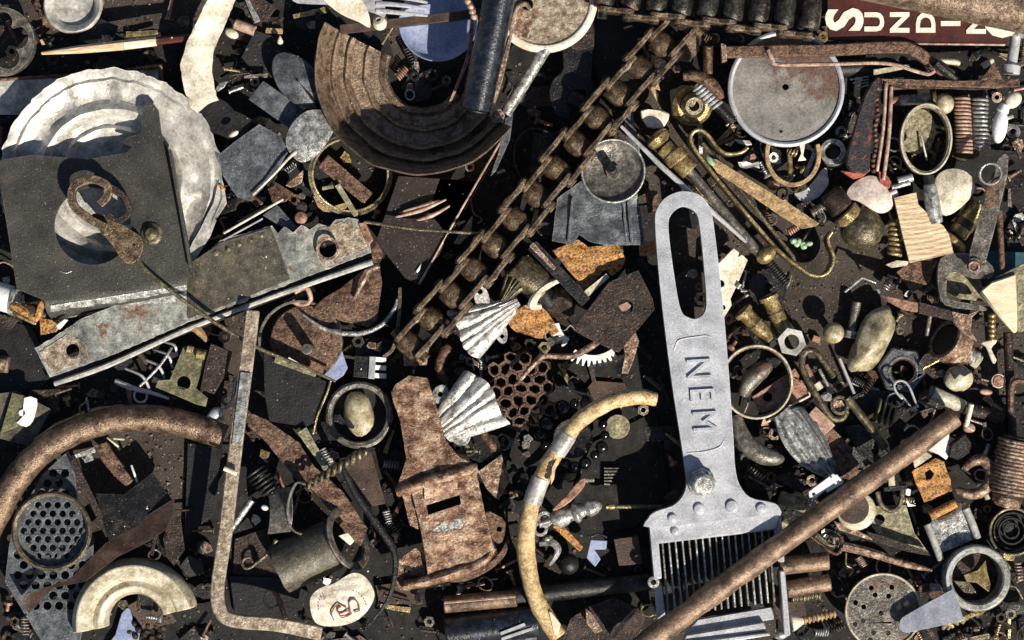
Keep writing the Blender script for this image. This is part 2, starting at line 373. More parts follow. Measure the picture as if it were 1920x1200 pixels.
def place(ps):
    V = list(allv(ps)); xs, ys, zs = zip(*V)
    x0, y0, z0, z1 = (min(xs)+max(xs))/2, (min(ys)+max(ys))/2, min(zs), max(zs)
    zb = z0
    lift = max(0, min(1, (z0-12)/14))*12+max(0, z0-14)*.22
    k = 1-((z0+2*z1)/3+lift)/H     # the thing's plan position at its own height
    return (x0, y0, z0), ((x0-CX)*k*S, (CY-y0)*k*S, (z0+lift)*S)
def tagit(o, label, cat, group, kind):
    o['label'] = label; o['category'] = cat
    if group: o['group'] = group
    if kind: o['kind'] = kind
REG = []
def add(name, label, cat, parts, group=None, kind=None):
    org, loc = place(parts); REG.append((org[0], org[1], name)); e = bpy.data.objects.new(name, None); e.empty_display_size = .01
    sc.collection.objects.link(e); e.location = loc; tagit(e, label, cat, group, kind)
    for p in parts: mk(p, org, e)
    return e
def add1(name, label, cat, mat, *shapes, group=None, kind=None, **kw):
    p = P(name, mat, *shapes, **kw)
    if len(p['G']) > 1 and not kind: return add(name, label, cat, [dict(p, name='piece')], group)
    org, loc = place([p]); REG.append((org[0], org[1], name)); o = mk(p, org, None); o.location = loc
    tagit(o, label, cat, group, kind); return o
# ---------------------------------------------------------------- the board everything lies on
V, F = grid(lambda u, v: (-700+3320*u, -700+2600*v, 1.5*noise.noise(Vector((u*40, v*30, 0)))), 90, 70, 12)
bd = mk(P('board', 'board', (V, F), bv=0), (CX, CY, 0), None); bd.name = 'tabletop'
bd['label'] = 'dark brown gritty board the scrap lies on'; bd['kind'] = 'structure'
# ================================================================ top left
add('tin_lid', 'small round pewter lid with a dished ringed middle, inside a jagged rusty can rim', 'lid', [
    P('rim', 'pewter', lathe([(44, 22), (51, 26), (56, 34), (52, 40), (44, 36), (40, 26), (36, 22)], (137, 8, 0), n=40, closed=True)),
    P('bowl', 'pewter', lathe([(38, 24), (34, 20), (30, 18), (25, 21), (21, 18), (10, 19), (7, 24), (0, 25)], (137, 8, 0), n=36)),
    P('jagged_edge', 'rust', tube([(66, -20, 20), (68, 8, 26), (78, 24, 30), (88, 40, 24), (100, 52, 22)], [5, 7, 4, 8, 3], 6), tube([(176, -20, 26), (190, 0, 26), (186, 18, 22), (178, 34, 18)], [4, 7, 4, 3], 6), wxy=(7, 9))])
def clover(x, y, r, k):
    q = lambda t: r*(.58+.44*abs(math.cos(k*t/2+.5))**.55)
    return [(x+q(t)*math.cos(t), y+q(t)*math.sin(t)) for t in [2*math.pi*i/90 for i in range(90)]]
add1('tap_handle', 'round bronze tap wheel with a clover shaped opening at the left edge', 'tap handle', 'steel',
     poly(circ(2, 78, 63, 44), 34, 62, [clover(-1, 78, 55, 5)]), bv=3)
add('paint_stick', 'pale pointed wooden stick with a dark red painted end, above the white dish', 'stick', [
    P('bare_wood', 'wood', tube([(78, 99, 44), (150, 92, 46), (232, 84, 48)], [3, 8, 10], 8, curve=False)),
    P('cut_patch', 'woodpale', tube([(232, 84, 48), (292, 77, 49)], [9.6, 9.2], 8)),
    P('red_end', 'maroon', tube([(292, 77, 49), (350, 71, 50), (380, 68, 50)], [8, 7, 7], 8, curve=False))])
add('steel_channel', 'pale galvanised channel with a rusty bent corner, behind the white dish', 'channel', [
    P('web', 'pewter', poly([(-20, 152), (60, 148), (296, 124), (306, 165), (200, 190), (70, 215), (-20, 214)], 18, 23, sub=30), wz=(6, 40)),
    P('rusty_lip', 'rust', tube([(-20, 150, 24), (80, 144, 24), (200, 136, 22), (300, 122, 24)], 4, 6), tube([(268, 130, 28), (300, 124, 30), (302, 165, 26)], [4, 6, 5], 6, curve=False))])
def dt(x, y, z):
    r = math.hypot(x-208, y-338); t = math.atan2(y-338, x-208); q = max(0, (r-150)/56)
    k = 1+q*(.02*noise.noise(Vector((math.cos(t)*9, math.sin(t)*9, 2)))+.016*noise.noise(Vector((math.cos(t)*30, math.sin(t)*30, 5))))
    return 208+(x-208)*k, 338+(y-338)*k, z+14+(338-y)*.085+q*5*noise.noise(Vector((math.cos(t)*6, math.sin(t)*6, 7)))
add1('pewter_dish', 'big crumpled white pewter dish with a ragged rim, under the grey plate', 'dish', 'pewter',
     mod(lathe([(0, 22), (84, 22), (90, 29), (97, 31), (104, 23), (116, 25), (124, 38), (132, 42), (140, 36), (150, 27), (166, 27), (184, 38), (190, 33), (198, 36), (206, 46), (204, 40), (196, 32), (160, 20), (120, 18), (0, 16)], (208, 338, 0), n=180), dt),
     mod(poly([(412, 330), (420, 380), (392, 440), (366, 480), (352, 500), (350, 470), (372, 430), (398, 380)], 36, 40, sm=2, fz=lambda x, y: (y-330)*.05), dt), wz=(2.6, 26), wxy=(2.5, 30), bv=0)
fl = lambda x, y: 0 if (y-(565-.155*(x-90))) < 0 else -min(1, (y-(565-.155*(x-90)))/34)**1.6*30
plate_out = [(-25, 306), (60, 292), (165, 300), (236, 288), (246, 277), (226, 270), (232, 262), (262, 252), (264, 206), (272, 196), (284, 197), (294, 210), (300, 255), (313, 284), (350, 490), (347, 536), (345, 546), (220, 570), (96, 598), (88, 584), (84, 560), (34, 540), (20, 450), (2, 340), (-25, 330)]
add('grey_plate', 'dark grey sheet plate with a big round hole and upright tab, on the white dish', 'plate', [
    P('sheet', 'greyplate', poly(plate_out, 70, 75, [circ(174, 424, 71, 44)], sub=16, fz=lambda x, y: fl(x, y)-max(0, 400-y)*.04)),
    P('side_flange', 'greyplate', poly(ln(316, 283, 355, 500, 5), 60, 88)),
    P('worn_lip', 'silver', grid(lambda u, v: (96+250*u-3*v, 572-38*u+27*v-2, 77+fl(96+250*u, 572-38*u+27*v)), 20, 6, 2), bv=0),
    P('rivet', 'bronze', lathe([(21, 0), (20, 4), (14, 6), (11, 14), (0, 17)], (283, 438, 75), n=24)),
    P('scratch', 'steel', tube([(113, 505, 75.5), (124, 510, 76), (136, 506, 75.5)], 1.6, 5))])
add('rusty_scissors', 'rusty spring scissors with curled band loop and long thin arm, on the grey plate', 'scissors', [
    P('band_loop', 'chainside', tube([(205, 430, 96), (172, 412, 98), (144, 386, 100), (146, 354, 102), (178, 341, 102), (206, 352, 100), (206, 372, 98), (192, 386, 96)], 1, sq=(15, 14))),
    P('band_loop', 'rustdark', tube([(196, 346, 94), (232, 368, 94), (246, 398, 92), (226, 416, 90), (206, 404, 90)], 1, sq=(11, 12))),
    P('pivot_plate', 'chainside', poly([(176, 404), (205, 408), (246, 432), (268, 450), (266, 478), (250, 494), (232, 490), (214, 462), (186, 428)], 79, 85, sm=4)),
    P('pivot', 'bronze', lathe([(9, 0), (8, 7), (0, 9)], (200, 436, 84), n=16)),
    P('washer', 'rust', poly(circ(231, 482, 5), 77, 86, [circ(231, 482, 7, 14)]), poly(circ(256, 464, 2), 83, 90)),
    P('long_arm', 'bronze', tube([(258, 484, 82), (276, 508, 82), (330, 552, 78), (396, 600, 72), (476, 648, 64), (556, 682, 60), (622, 712, 58)], [5, 4, 4, 4, 3.6, 3.2, 2.5], 8))])
# long bracket rail
def rz(x, y):
    u = x*.955-y*.296
    return 20*max(0, min(1, (u+50)/30))-20*max(0, min(1, (u+10)/150))+6*max(0, min(1, (u-172)/40))+18*max(0, min(1, (u-362)/30))-20*max(0, min(1, (u-395)/40))
add('bracket_rail', 'long galvanised bracket rail with stepped panels and a bolt hole at each end', 'bracket', [
    P('web', 'galv', poly([(68, 652), (96, 636), (150, 600), (346, 520), (352, 498), (372, 486), (412, 452), (508, 425), (519, 440), (532, 427), (548, 438), (562, 424), (578, 432), (594, 420), (612, 426), (626, 414), (648, 410), (666, 412), (684, 440), (692, 474), (352, 604), (204, 668), (96, 706)], 42, 47, [circ(612, 468, 17, 20), circ(138, 656, 13, 18)], sub=17, fz=rz, jit=1.6)),
    P('rust_stain', 'rustgrey', poly([(76, 660), (126, 626), (160, 640), (170, 672), (100, 700)], 47.5, 48.6, [circ(138, 656, 16, 18)], sub=14, fz=rz, jit=5), poly([(590, 430), (650, 416), (676, 440), (686, 470), (600, 496), (586, 470)], 47.5, 48.6, [circ(612, 468, 20, 20)], sub=14, fz=rz, jit=5), bv=0, label='brown rust stained end'),
    P('shaded_panel', 'galvolive', poly([(350, 512), (360, 492), (414, 456), (506, 428), (522, 468), (542, 524), (440, 566), (352, 598)], 48, 50, sub=17, fz=rz)),  # darker olive puts the shaded section of the rail into the colour
    P('lower_lip', 'pewter', tube([(102, 718, 38), (200, 684, 40), (356, 614, 40), (520, 552, 42), (694, 492, 46)], [5, 6, 5, 5, 6], 8), label='bright rolled lower lip'),
    P('back_fold', 'darksteel', poly([(96, 706), (692, 474), (696, 492), (104, 718)], 30, 34)),  # dark steel gives the recess above the lip its shade
    P('stud', 'bronze', *[lathe([(7, 0), (6, 5), (0, 7)], (x, y, 40+rz(x, y)+6), n=12) for x, y in ((404, 476), (426, 468), (446, 460), (468, 452), (488, 443))]),
    P('hole_collar', 'rustpink', ring(612, 468, 66, 19, 6, 5, n=24), ring(138, 656, 45, 15, 5, 5, n=20))])
add('white_cup', 'white enamel cap fragment at the left edge below the grey plate', 'cap', [P('cap', 'white', cyl((-14, 552, 40), (26, 564, 44), 26, 20)), P('lip', 'silver', pipe((22, 563, 44), (30, 565, 45), 28, 20))])
add('brass_clasp', 'orange brass folded clasp beside the white cap, under the plate corner', 'clasp', [
    P('shell', 'rustorange', tube([(22, 572, 52), (44, 584, 54), (66, 598, 54), (78, 572, 60), (84, 565, 60)], [8, 9, 7, 7, 5], 8)),
    P('front_edge', 'brass', tube([(24, 586, 58), (48, 598, 60), (68, 607, 58)], 3.5, 6)), P('fold', 'leather', ball((58, 586, 46), (26, 16, 12), 20, .3, 2)), P('tab', 'rustorange', poly([(74, 596), (120, 604), (104, 622), (76, 628)], 52, 56, sub=12), wz=(4, 14))])
add1('white_flake', 'small white enamel flake between clasp and bracket', 'flake', 'white', poly([(104, 612), (122, 598), (128, 600), (112, 618)], 60, 63))
# cream crescent
cres = [(404, -30), (376, 30), (352, 78), (338, 120), (345, 165), (357, 200), (370, 208), (390, 193), (409, 186), (405, 178), (396, 132), (400, 92), (420, 48), (452, -30)]
def cz(x, y): d = math.hypot(x-520, y-100); return 10*max(0, 1-abs(d-158)/24)
add1('china_crescent', 'broken cream china crescent, part of a plate rim, right of the white dish', 'china shard', 'cream', poly(cres, 52, 58, sub=11, fz=cz, jit=1.2), wz=(3, 24))
add1('shaded_tail', 'shaded lower end of the cream crescent, painted black', 'shaded strip', 'black', poly([(356, 204), (412, 184), (440, 208), (474, 226), (448, 262), (410, 252), (384, 240)], 40, 46, sm=2))  # black piece paints the shaded tail of the crescent
add('copper_pipe_stub', 'short copper pipe stub and its plug near the cream crescent', 'pipe', [P('pipe', 'copperpale', pipe((440, 44, 30), (478, 58, 30), 10, 6)), P('plug', 'palepebble', ball((434, 62, 26), (14, 9, 9), 30))])
add1('yellow_chip', 'tiny yellow plastic chip in the dark gap below the top edge', 'chip', 'yellowrust', poly(rect(514, 58, 32, 10, 3), 20, 24))
add1('pearl_bead', 'tiny white teardrop bead in the dark gap above the grey spoon', 'bead', 'cream', lathe([(0, 0), (5, 3), (6, 7), (3, 13), (0, 18)], (525, 84, 34), (0, -1, .2), 12))
add1('steel_flake', 'bright little steel flake at the lower end of the cream crescent', 'flake', 'silver', poly([(404, 166), (412, 156), (428, 152), (420, 164), (408, 172)], 50, 53))
add1('ivory_chip', 'ivory coloured chip on the tip of the blue grey scraper', 'chip', 'palepebble', ball((438, 251, 68), (10, 5, 4), -30))
def spoon(cx, cy, l, w, rot, z, dip=12):
    c, s = math.cos(R(rot)), math.sin(R(rot))
    def f(u, v):
        a = 2*math.pi*v; x, y = l*u*math.cos(a)*(1-.12*u*math.sin(a)**2), w*u*math.sin(a)
        return (cx+x*c-y*s, cy+x*s+y*c, z+dip*u*u)
    return grid(f, 7, 30, 3)
add1('pewter_spoon', 'upper dull pewter spoon bowl turned over, left of the ribbed drum', 'spoon', 'slate', spoon(557, 150, 62, 37, 50, 66, -16))
add1('steel_strip_blade', 'blue grey steel strip with a pale end, between the two spoons', 'blade', 'slate', poly([(466, 186), (494, 152), (540, 184), (580, 214), (548, 244), (508, 216)], 36, 40, sub=14, fz=lambda x, y: 6*math.sin((x-466)/30)))
add1('paint_scraper', 'broad blue grey scraper blade with a worn edge, right of the white dish', 'scraper', 'slate', poly([(408, 292), (446, 262), (486, 234), (534, 262), (546, 276), (532, 296), (520, 318), (492, 352), (468, 376), (444, 368), (420, 332)], 50, 54, sub=18, fz=tl(480, 300, .04, -.06)), wz=(3, 30))
add('steel_spoon', 'lower pewter spoon bowl with a thin wire handle running down left', 'spoon', [
    P('bowl', 'silver', poly([(536, 268), (546, 236), (570, 212), (596, 207), (618, 216), (626, 238), (612, 268), (590, 294), (566, 304), (548, 292)], 70, 74, sm=4, sub=12, fz=lambda x, y: -((x-582)**2+(y-256)**2)/420)),
    P('handle', 'palepebble', tube([(556, 284, 70), (540, 298, 68), (512, 328, 62), (474, 364, 56)], [4, 3, 2.5, 2], 6))])
add1('steel_needle', 'long bright steel needle, the lowest of three above the bracket rail', 'needle', 'chrome', tube([(419, 450, 66), (492, 410, 66)], 2, 6, curve=False))
add1('knitting_needle', 'long pale needle, the middle one of three above the bracket rail', 'needle', 'palepebble', tube([(420, 437, 66), (530, 374, 66)], 2.6, 6, curve=False))
add1('short_needle', 'short thin dull needle, the uppermost of three above the bracket rail', 'needle', 'bronze', tube([(446, 416, 62), (500, 386, 62)], 2, 6, curve=False))
add1('rust_flap', 'rusty triangular flap of sheet at the end of the pale needle', 'scrap', 'rust', poly([(500, 352), (512, 338), (550, 362), (536, 378), (512, 382)], 40, 44, fz=tl(520, 360, .2, .1)))
add1('tan_wedge', 'rusty tan wedge of sheet left of the brass hoop', 'scrap', 'rustpink', poly([(535, 348), (570, 318), (566, 342), (556, 348), (546, 352)], 36, 40))
add1('orange_chip', 'small orange chip tucked at the right rim of the white dish', 'chip', 'rustorange', poly([(408, 344), (416, 346), (424, 356), (414, 356)], 44, 48))
add('copper_rivet', 'two small copper rivets under the rail edge', 'rivet', [P('head', 'copper', lathe([(12, 0), (11, 5), (0, 8)], (564, 408, 52), n=18)), P('head', 'rustdark', lathe([(11, 0), (10, 5), (0, 7)], (565, 388, 46), n=18))])
add1('slate_tile', 'grey slate chip with a notched edge above the toothed rail end', 'chip', 'slate', poly([(492, 404), (520, 384), (560, 430), (540, 432), (526, 424)], 40, 45))
tb = tl(657, 330, -.25, -.1)
add('brass_hoop', 'wide brass hoop holding rusty scraps, below the ribbed drum', 'hoop', [P('band', 'bronze', ring(657, 328, 42, 73, 9, 30, 71, tilt=tb, n=48)), P('inner_lip', 'brass', ring(657, 328, 58, 69, 4, 4, 67, tilt=tb, n=48))])
add1('rusty_bar_end', 'short rusty bar lying inside the brass hoop', 'bar', 'rust', poly(ln(606, 302, 690, 372, 30, 26), 26, 40))
add1('olive_strip', 'thin olive strip crossing the brass hoop', 'strip', 'oliveyellow', poly(ln(632, 346, 668, 404, 10), 42, 46), poly(ln(604, 354, 626, 350, 6), 42, 46))
add1('brass_shim', 'folded brass shim at the foot of the brass hoop', 'shim', 'yellowrust', poly([(586, 366), (600, 372), (624, 398), (606, 396), (596, 388)], 30, 34), poly([(626, 386), (654, 378), (650, 390), (632, 396)], 40, 43))
# ribbed drum: a deep broken bowl
prof = [(68, 26), (80, 26), (86, 30), (90, 30), (98, 28), (118, 31), (124, 38), (128, 38), (133, 34), (142, 40), (148, 52), (156, 56), (162, 54), (172, 66), (188, 92), (196, 118), (199, 118), (190, 88), (174, 58), (150, 44), (120, 24), (68, 20)]
prof = [(66, 34), (70, 40), (78, 38), (84, 30), (100, 28), (106, 34), (110, 36), (114, 30), (134, 31), (140, 42), (144, 44), (149, 36), (158, 42), (164, 56), (168, 58), (173, 52), (182, 68), (192, 98), (197, 104), (199, 98), (186, 58), (150, 24), (120, 20), (66, 22)]
def drz(x, y, z): return x, y, z*(1+.75*max(0, ((x-790)*.55+(y-128)*.83)/196)) if z > 26 else z
add1('ribbed_drum', 'big broken rusty bowl with stepped ribs, its lower half in shade', 'bowl', 'drum', mod(lathe(prof, (790, 128, 0), n=72, closed=True, a=(34, 206), fr=lambda t: 1+.006*math.sin(t*13)), drz), bv=.6, wxy=(2, 30))
# ================================================================ top middle
add('black_tube', 'thick glossy black pipe with chipped paint, leaning across the ribbed drum', 'pipe', [
    P('barrel', 'navy', cyl((948, -60, 158), (893, 196, 112), 29, 26, .06)), P('bore', 'black', cyl((893, 196, 112), (892, 200, 111), 22, 20))])
add('pot_lid', 'round grimy lid with a thick cream rim and a hooked notch at the top edge', 'lid', [
    P('face', 'rustgrey', poly(circ(1020, -2, 84, 50), 62, 66, [circ(988, 8, 12, 14)])), P('rim', 'cream', lathe([(82, 62), (86, 70), (92, 71), (99, 64), (99, 54), (82, 54)], (1020, -2, 0), n=60, closed=True)),
    P('hook', 'rustpink', tube([(958, 74, 68), (962, 40, 69), (972, 14, 70), (986, 8, 70), (996, 20, 69)], [4, 4, 5, 5, 3], 8), poly([(962, 70), (966, 34), (978, 14), (992, 20), (1000, 44), (990, 72)], 66, 69))])
add1('rusty_sheet_edge', 'sharp rusty sheet standing on edge beside the black pipe', 'sheet', 'rustpink', poly([(953, 74), (958, 78), (940, 160), (924, 205), (918, 202), (932, 150)], 60, 112))
add1('bright_tube', 'bright steel tube running down from the grimy lid', 'tube', 'silver', cyl((1024, 90, 62), (948, 212, 54), 11, 18))
add1('copper_leaf', 'curled orange copper strip left of the black pipe', 'strip', 'copper', tube([(886, 20, 120), (884, 60, 110), (878, 104, 96), (864, 140, 80), (846, 180, 64), (840, 192, 60)], [.7, 1, 1, .8, .6, .3], sq=(8, 6)))
add('copper_chain', 'short beaded copper chain over the blue dish', 'chain', [P('bead', 'copperpale', *[ball((870+i*5+2*math.sin(i), -6+i*9, 140-i), (7, 6, 6), 40, .2, i, 12, 8) for i in range(5)])])
add1('rust_knot', 'small crumpled rusty nut at the foot of the black pipe', 'nut', 'rustpink', hexn(934, 218, 66, 80, 13, 5), wxy=(5, 8))
add1('blue_dish', 'pale blue dish behind the brown stick at the top', 'dish', 'blue', lathe([(0, 20), (52, 22), (66, 28), (72, 40), (74, 40), (68, 25), (52, 17), (0, 15)], (822, 42, 10), n=44))  # one pale blue over the whole dish
add1('brown_stick', 'square brown stick crossing the pale blue dish', 'stick', 'leather', poly(ln(640, 55, 900, 25, 17), 62, 76))
add('fork', 'steel fork with three long tines pointing right', 'fork', [P('neck', 'chrome', poly([(560, -8), (640, -6), (700, -10), (720, 10), (720, 32), (700, 24), (640, 10), (560, 6)], 88, 93, sm=3))]+[
    P('tine', 'chrome', tube([(704, 2+13*i-8, 92), (728, 3+14*i-9, 94), (760, 6+14*i-9, 92), (799, 10+12*i-6, 84)], [4.5, 4.5, 4, 2.5], 8)) for i in range(3)])
add1('cream_shard', 'smooth cream shard with a torn edge at the top of the ribbed drum', 'china shard', 'cream', poly([(604, -20), (610, 2), (640, 26), (672, 40), (692, 50), (690, 26), (680, 4), (664, -20)], 120, 127, sm=3, sub=14, fz=tl(640, 20, .05, -.1)))
add('bone_bead', 'drilled bone bead beside the ribbed drum', 'bead', [P('bead', 'palepebble', lathe([(4, 0), (11, 2), (14, 11), (11, 20), (4, 22)], (714, 48, 70), (-.2, -.5, .85), 20, closed=True))])
add1('thin_tan_rod', 'thin tan rod poking from the torn end of the ribbed drum', 'rod', 'bronze', tube([(738, 48, 70), (716, 82, 60)], 3, 6, curve=False))
add('dark_spanner', 'dark forged spanner with an open jaw, left of the chain', 'spanner', [
    P('shank', 'darksteel', poly([(1056, 60), (1112, 30), (1110, 150), (1124, 172), (1116, 205), (1096, 196), (1098, 172), (1082, 168), (1070, 180), (1072, 206), (1064, 224), (1042, 210), (1030, 180), (1036, 150), (1056, 128)], 30, 44, sm=3), bv=3),
    P('screw', 'black', cyl((1068, 180, 40), (1098, 196, 40), 16))])
add1('grey_scrap', 'rusty grey tongue of sheet under the grimy lid', 'scrap', 'rustdark', poly([(1060, 80), (1110, 40), (1114, 86), (1092, 94), (1074, 92)], 44, 48))
add1('dark_hoop', 'thin dark wire hoop in the shade left of the chain', 'hoop', 'darksteel', ring(1012, 300, 20, 46, 4, 10, 60, -20, n=40))
add1('chain_shade_sheet', 'flat black sheet standing in for shade between the spanner and the chain', 'black shade sheet', 'black', poly([(1118, 20), (1210, 40), (1200, 70), (1130, 180), (1112, 120)], 14, 20))  # black sheet added to darken the gap beside the chain
# ================================================================ chains
def chain(name, label, p0, p1, z, half, n, h, rr, mats, wv=0, zz=0, th=3):
    d = Vector(p1)-Vector(p0); L = d.length; d.normalize(); q = Vector((-d.y, d.x)); pt = L/n; parts = []
    at = lambda t, s, zz_: (p0[0]+d.x*t*pt+q.x*s+q.x*wv*math.sin(t*.45), p0[1]+d.y*t*pt+q.y*s+q.y*wv*math.sin(t*.45), zz_)
    for i in range(n+1):
        t = i+.0; zc = z+zz*t/n
        parts.append(P('roller', mats[0], lathe([(0, 0), (rr*.86, 0), (rr*.96, 4), (rr, half*.6), (rr, half*1.4-8), (rr*.96, 2*half-12), (rr*.86, 2*half-8), (0, 2*half-8)], at(t, -half+4, zc), (q.x, q.y, 0), 18), lathe([(0, 0), (rr*.42, 0), (rr*.42, 2*half+34), (0, 2*half+34)], at(t, -half-17, zc), (q.x, q.y, 0), 12)))
    for i in range(n):
        off = half+(th*1.7 if i % 2 else 0); zc = z+zz*i/n
        for s in (-1, 1):
            prof = [(-.36, -h*.3), (-.3, -h*.5), (.0, -h*.52), (.18, -h*.46), (.5, -h*.34), (.82, -h*.46), (1, -h*.52), (1.3, -h*.5), (1.36, -h*.3), (1.36, h*.3), (1.3, h*.46), (1, h*.52), (.8, h*.44), (.5, h*.34), (.2, h*.44), (0, h*.52), (-.3, h*.46), (-.36, h*.3)]
            V = []
            for o_ in (off-th, off+th):
                for a, b in prof: V.append(at(i+.5+(a-.5)*.82, s*o_, zc+b))
            m = len(prof); F = [[k, (k+1) % m, m+(k+1) % m, m+k] for k in range(m)]+[list(range(m)), [m+k for k in reversed(range(m))]]
            parts.append(P('outer_plate' if i % 2 else 'inner_plate', mats[1], (V, F), wxy=(1.6, 14), bv=2))
    return add(name, label, 'chain', parts)
chain('drive_chain', 'long rusty roller chain running diagonally from the top edge to the middle', (1280, 44), (772, 640), 74, 24, 13, 62, 22, ('chainside', 'chainside'), wv=4, zz=-16, th=5)
chain('timing_chain', 'heavy dark roller chain along the top edge', (1140, -16), (1514, 24), 104, 33, 8, 50, 21, ('oil', 'chainside'), th=5)
# ================================================================ left middle below the drum
add('plum_panel', 'dark plum coloured flat panel with a light bare edge, under the chain', 'panel', [
    P('sheet', 'plum', poly([(706, 452), (748, 330), (900, 340), (938, 262), (946, 250), (950, 256), (790, 534), (760, 520)], 40, 45)), P('bare_edge', 'copperpale', tube([(946, 252, 48), (866, 390, 48), (786, 532, 48)], 2.4, 6, curve=False))])
add1('grey_wedge', 'pale grey wedge of sheet hanging off the drum rim end', 'wedge', 'slate', poly([(948, 222), (962, 214), (956, 262), (930, 320), (920, 330), (936, 280)], 44, 50))
for i, (a, b, c, lb) in enumerate((((756, 396, 52), (800, 384, 54), (826, 376, 54), 'topmost'), ((738, 408, 52), (790, 394, 56), (836, 374, 56), 'longest and middle'), ((772, 416, 52), (810, 404, 54), (843, 386, 54), 'lowest'))):
    add1('copper_wire', f'short pinkish copper wire, {lb} of the three above the thin grey wire', 'wire', 'copperpale', tube([a, b, c], [2, 4.5, 2], 7), group='copper wires on the plum panel')
add1('grey_wire', 'long straight grey wire from the rail to the chain', 'wire', 'bronze', tube([(684, 416, 70), (780, 430, 66), (900, 438, 70)], 3.4, 6, curve=False))
add1('tan_splinter', 'tan wooden splinter at the right end of the bracket rail', 'splinter', 'copper', poly([(672, 418), (686, 418), (700, 450), (690, 462), (680, 440)], 44, 52))
add1('rusty_stub', 'rusty lump under the right end of the bracket rail', 'scrap', 'rust', poly([(694, 470), (706, 448), (718, 476), (712, 492), (700, 494)], 30, 46, jit=2), wz=(5, 12))
add1('brass_wedge', 'small brass coloured wedge by the chain', 'wedge', 'oliveyellow', poly([(866, 432), (886, 404), (884, 436), (862, 458), (850, 456)], 40, 44))
add1('white_sliver', 'white sliver lying on the plum panel', 'sliver', 'white', poly([(780, 508), (790, 494), (787, 506), (782, 512)], 46, 48))
# rust disc and its neighbours
add('rust_disc', 'rusty disc with a bright centre post standing in a shallow tin', 'disc', [
    P('disc', 'rust', lathe([(0, 44), (52, 44), (66, 42), (68, 38), (66, 36), (0, 36)], (572, 640, 0), n=44), bv=0), P('tin_wall', 'steel', ring(560, 640, 30, 76, 5, 26, 74, n=52)),
    P('post', 'steel', cyl((580, 656, 44), (577, 654, 104), 10)), P('pale_side', 'blue', poly([(630, 636), (648, 690), (640, 704), (622, 716), (600, 700), (628, 664)], 30, 34))])
add1('wire_hoop', 'thin bright wire hoop open at the top, around the rusty triangle', 'wire', 'silver', tube([(566, 588, 40), (604, 614, 42), (640, 624, 44), (680, 624, 46), (716, 608, 46), (738, 580, 46), (744, 560, 44)], [2, 4, 5, 5, 4.5, 4, 2.5], 7))
add1('rusty_triangle', 'rusty triangular sheet with a torn slit, under the bracket rail', 'sheet', 'rust', poly([(588, 578), (606, 560), (640, 540), (676, 510), (710, 496), (716, 530), (706, 600), (690, 612), (640, 602)], 30, 35, sub=16), wz=(5, 26))
add1('rust_hook', 'bent rusty hook standing on the rusty triangle', 'hook', 'rustpink', tube([(664, 560, 42), (680, 530, 46), (692, 508, 48), (712, 500, 46)], [4, 5, 4, 3], 6))
add1('tan_washer', 'small tan curled washer above the rust disc', 'washer', 'copperpale', tube([(552, 548, 34), (574, 540, 36), (582, 562, 32), (566, 572, 30), (548, 564, 30)], 5, 7))
add('pencil_stub', 'flat olive pencil stub leaning on the black square sheet', 'pencil', [P('body', 'oliveyellow', poly(ln(516, 672, 592, 702, 15, 10), 48, 58)), P('bare_tip', 'white', poly(ln(540, 672, 584, 696, 6, 3), 60, 63))])
add('black_square', 'square black sheet with a bright bent wire along its edge', 'sheet', [
    P('sheet', 'black', poly([(494, 662), (512, 668), (612, 716), (594, 790), (572, 800), (505, 790), (496, 740)], 40, 44)), P('bright_edge', 'brass', tube([(620, 712, 48), (612, 738, 48), (594, 780, 46), (586, 814, 44)], 2.6, 6, curve=False))])
add('clip_comb', 'little steel clip with three white teeth, above the brass ring', 'clip', [P('body', 'darksteel', poly(rect(680, 688, 32, 40, 4), 26, 44))]+[P('tooth', 'white', poly(rect(708, 674+15*i, 32, 9, 4), 40, 46)) for i in range(3)]+[P('spine', 'chrome', poly(rect(698, 689, 12, 42, 4), 44, 48))])
add('brass_cup_ring', 'thick brass ring lying flat with a pebble inside, left of the rusty latch', 'ring', [P('wall', 'steel', lathe([(50, 10), (62, 10), (63, 44), (58, 48), (52, 47), (50, 44)], (674, 778, 0), n=52, closed=True)), P('floor', 'black', poly(circ(674, 778, 51, 36), 8, 12))])
add1('smooth_pebble', 'smooth tan pebble inside the brass ring', 'pebble', 'pebble', ball((672, 776, 34), (28, 42, 20), -8, .12, 4), bv=0)
add('wire_cage', 'conical cage of bright wire in the dark gap under the bracket rail', 'cage', [
    P('hoop', 'chrome', tube([(214, 714, 22), (232, 722, 26), (256, 730, 30), (288, 738, 30), (316, 748, 26)], [5, 6, 5, 4, 3], 8))]+[
    P('rib', 'chrome', tube([(x0, y0, 20), ((x0+x1)/2+12, (y0+y1)/2-6, 44), (x1, y1, 30)], 3, 6)) for x0, y0, x1, y1 in ((230, 690, 280, 732), (262, 672, 308, 712), (284, 656, 322, 690), (300, 640, 330, 668))]+[
    P('stay', 'silver', tube([(262, 724, 40), (300, 686, 48), (322, 652, 40)], 3, 6)), P('eye', 'chrome', ring(262, 742, 26, 12, 4, 4, n=20)), P('core', 'leather', tube([(258, 660, 28), (274, 682, 26), (290, 700, 22)], [7, 6, 4], 7))])
add('brass_hinge', 'bright brass hinge leaf with one round hole', 'hinge', [
    P('leaf', 'olive', poly([(344, 650), (388, 658), (378, 694), (366, 728), (388, 746), (384, 762), (368, 758), (330, 742), (292, 726), (296, 714), (318, 712)], 36, 41, [circ(344, 718, 13, 20)], sub=20), wz=(3, 20)),
    P('knuckle', 'brass', cyl((350, 656, 46), (362, 658, 46), 8), cyl((368, 664, 46), (384, 668, 46), 8))])
add1('brown_wedge', 'brown rusty block beside the brass hinge', 'block', 'rustdark', poly([(396, 644), (434, 660), (424, 700), (402, 738), (376, 730), (384, 690)], 30, 52, sub=20), wz=(3, 14))
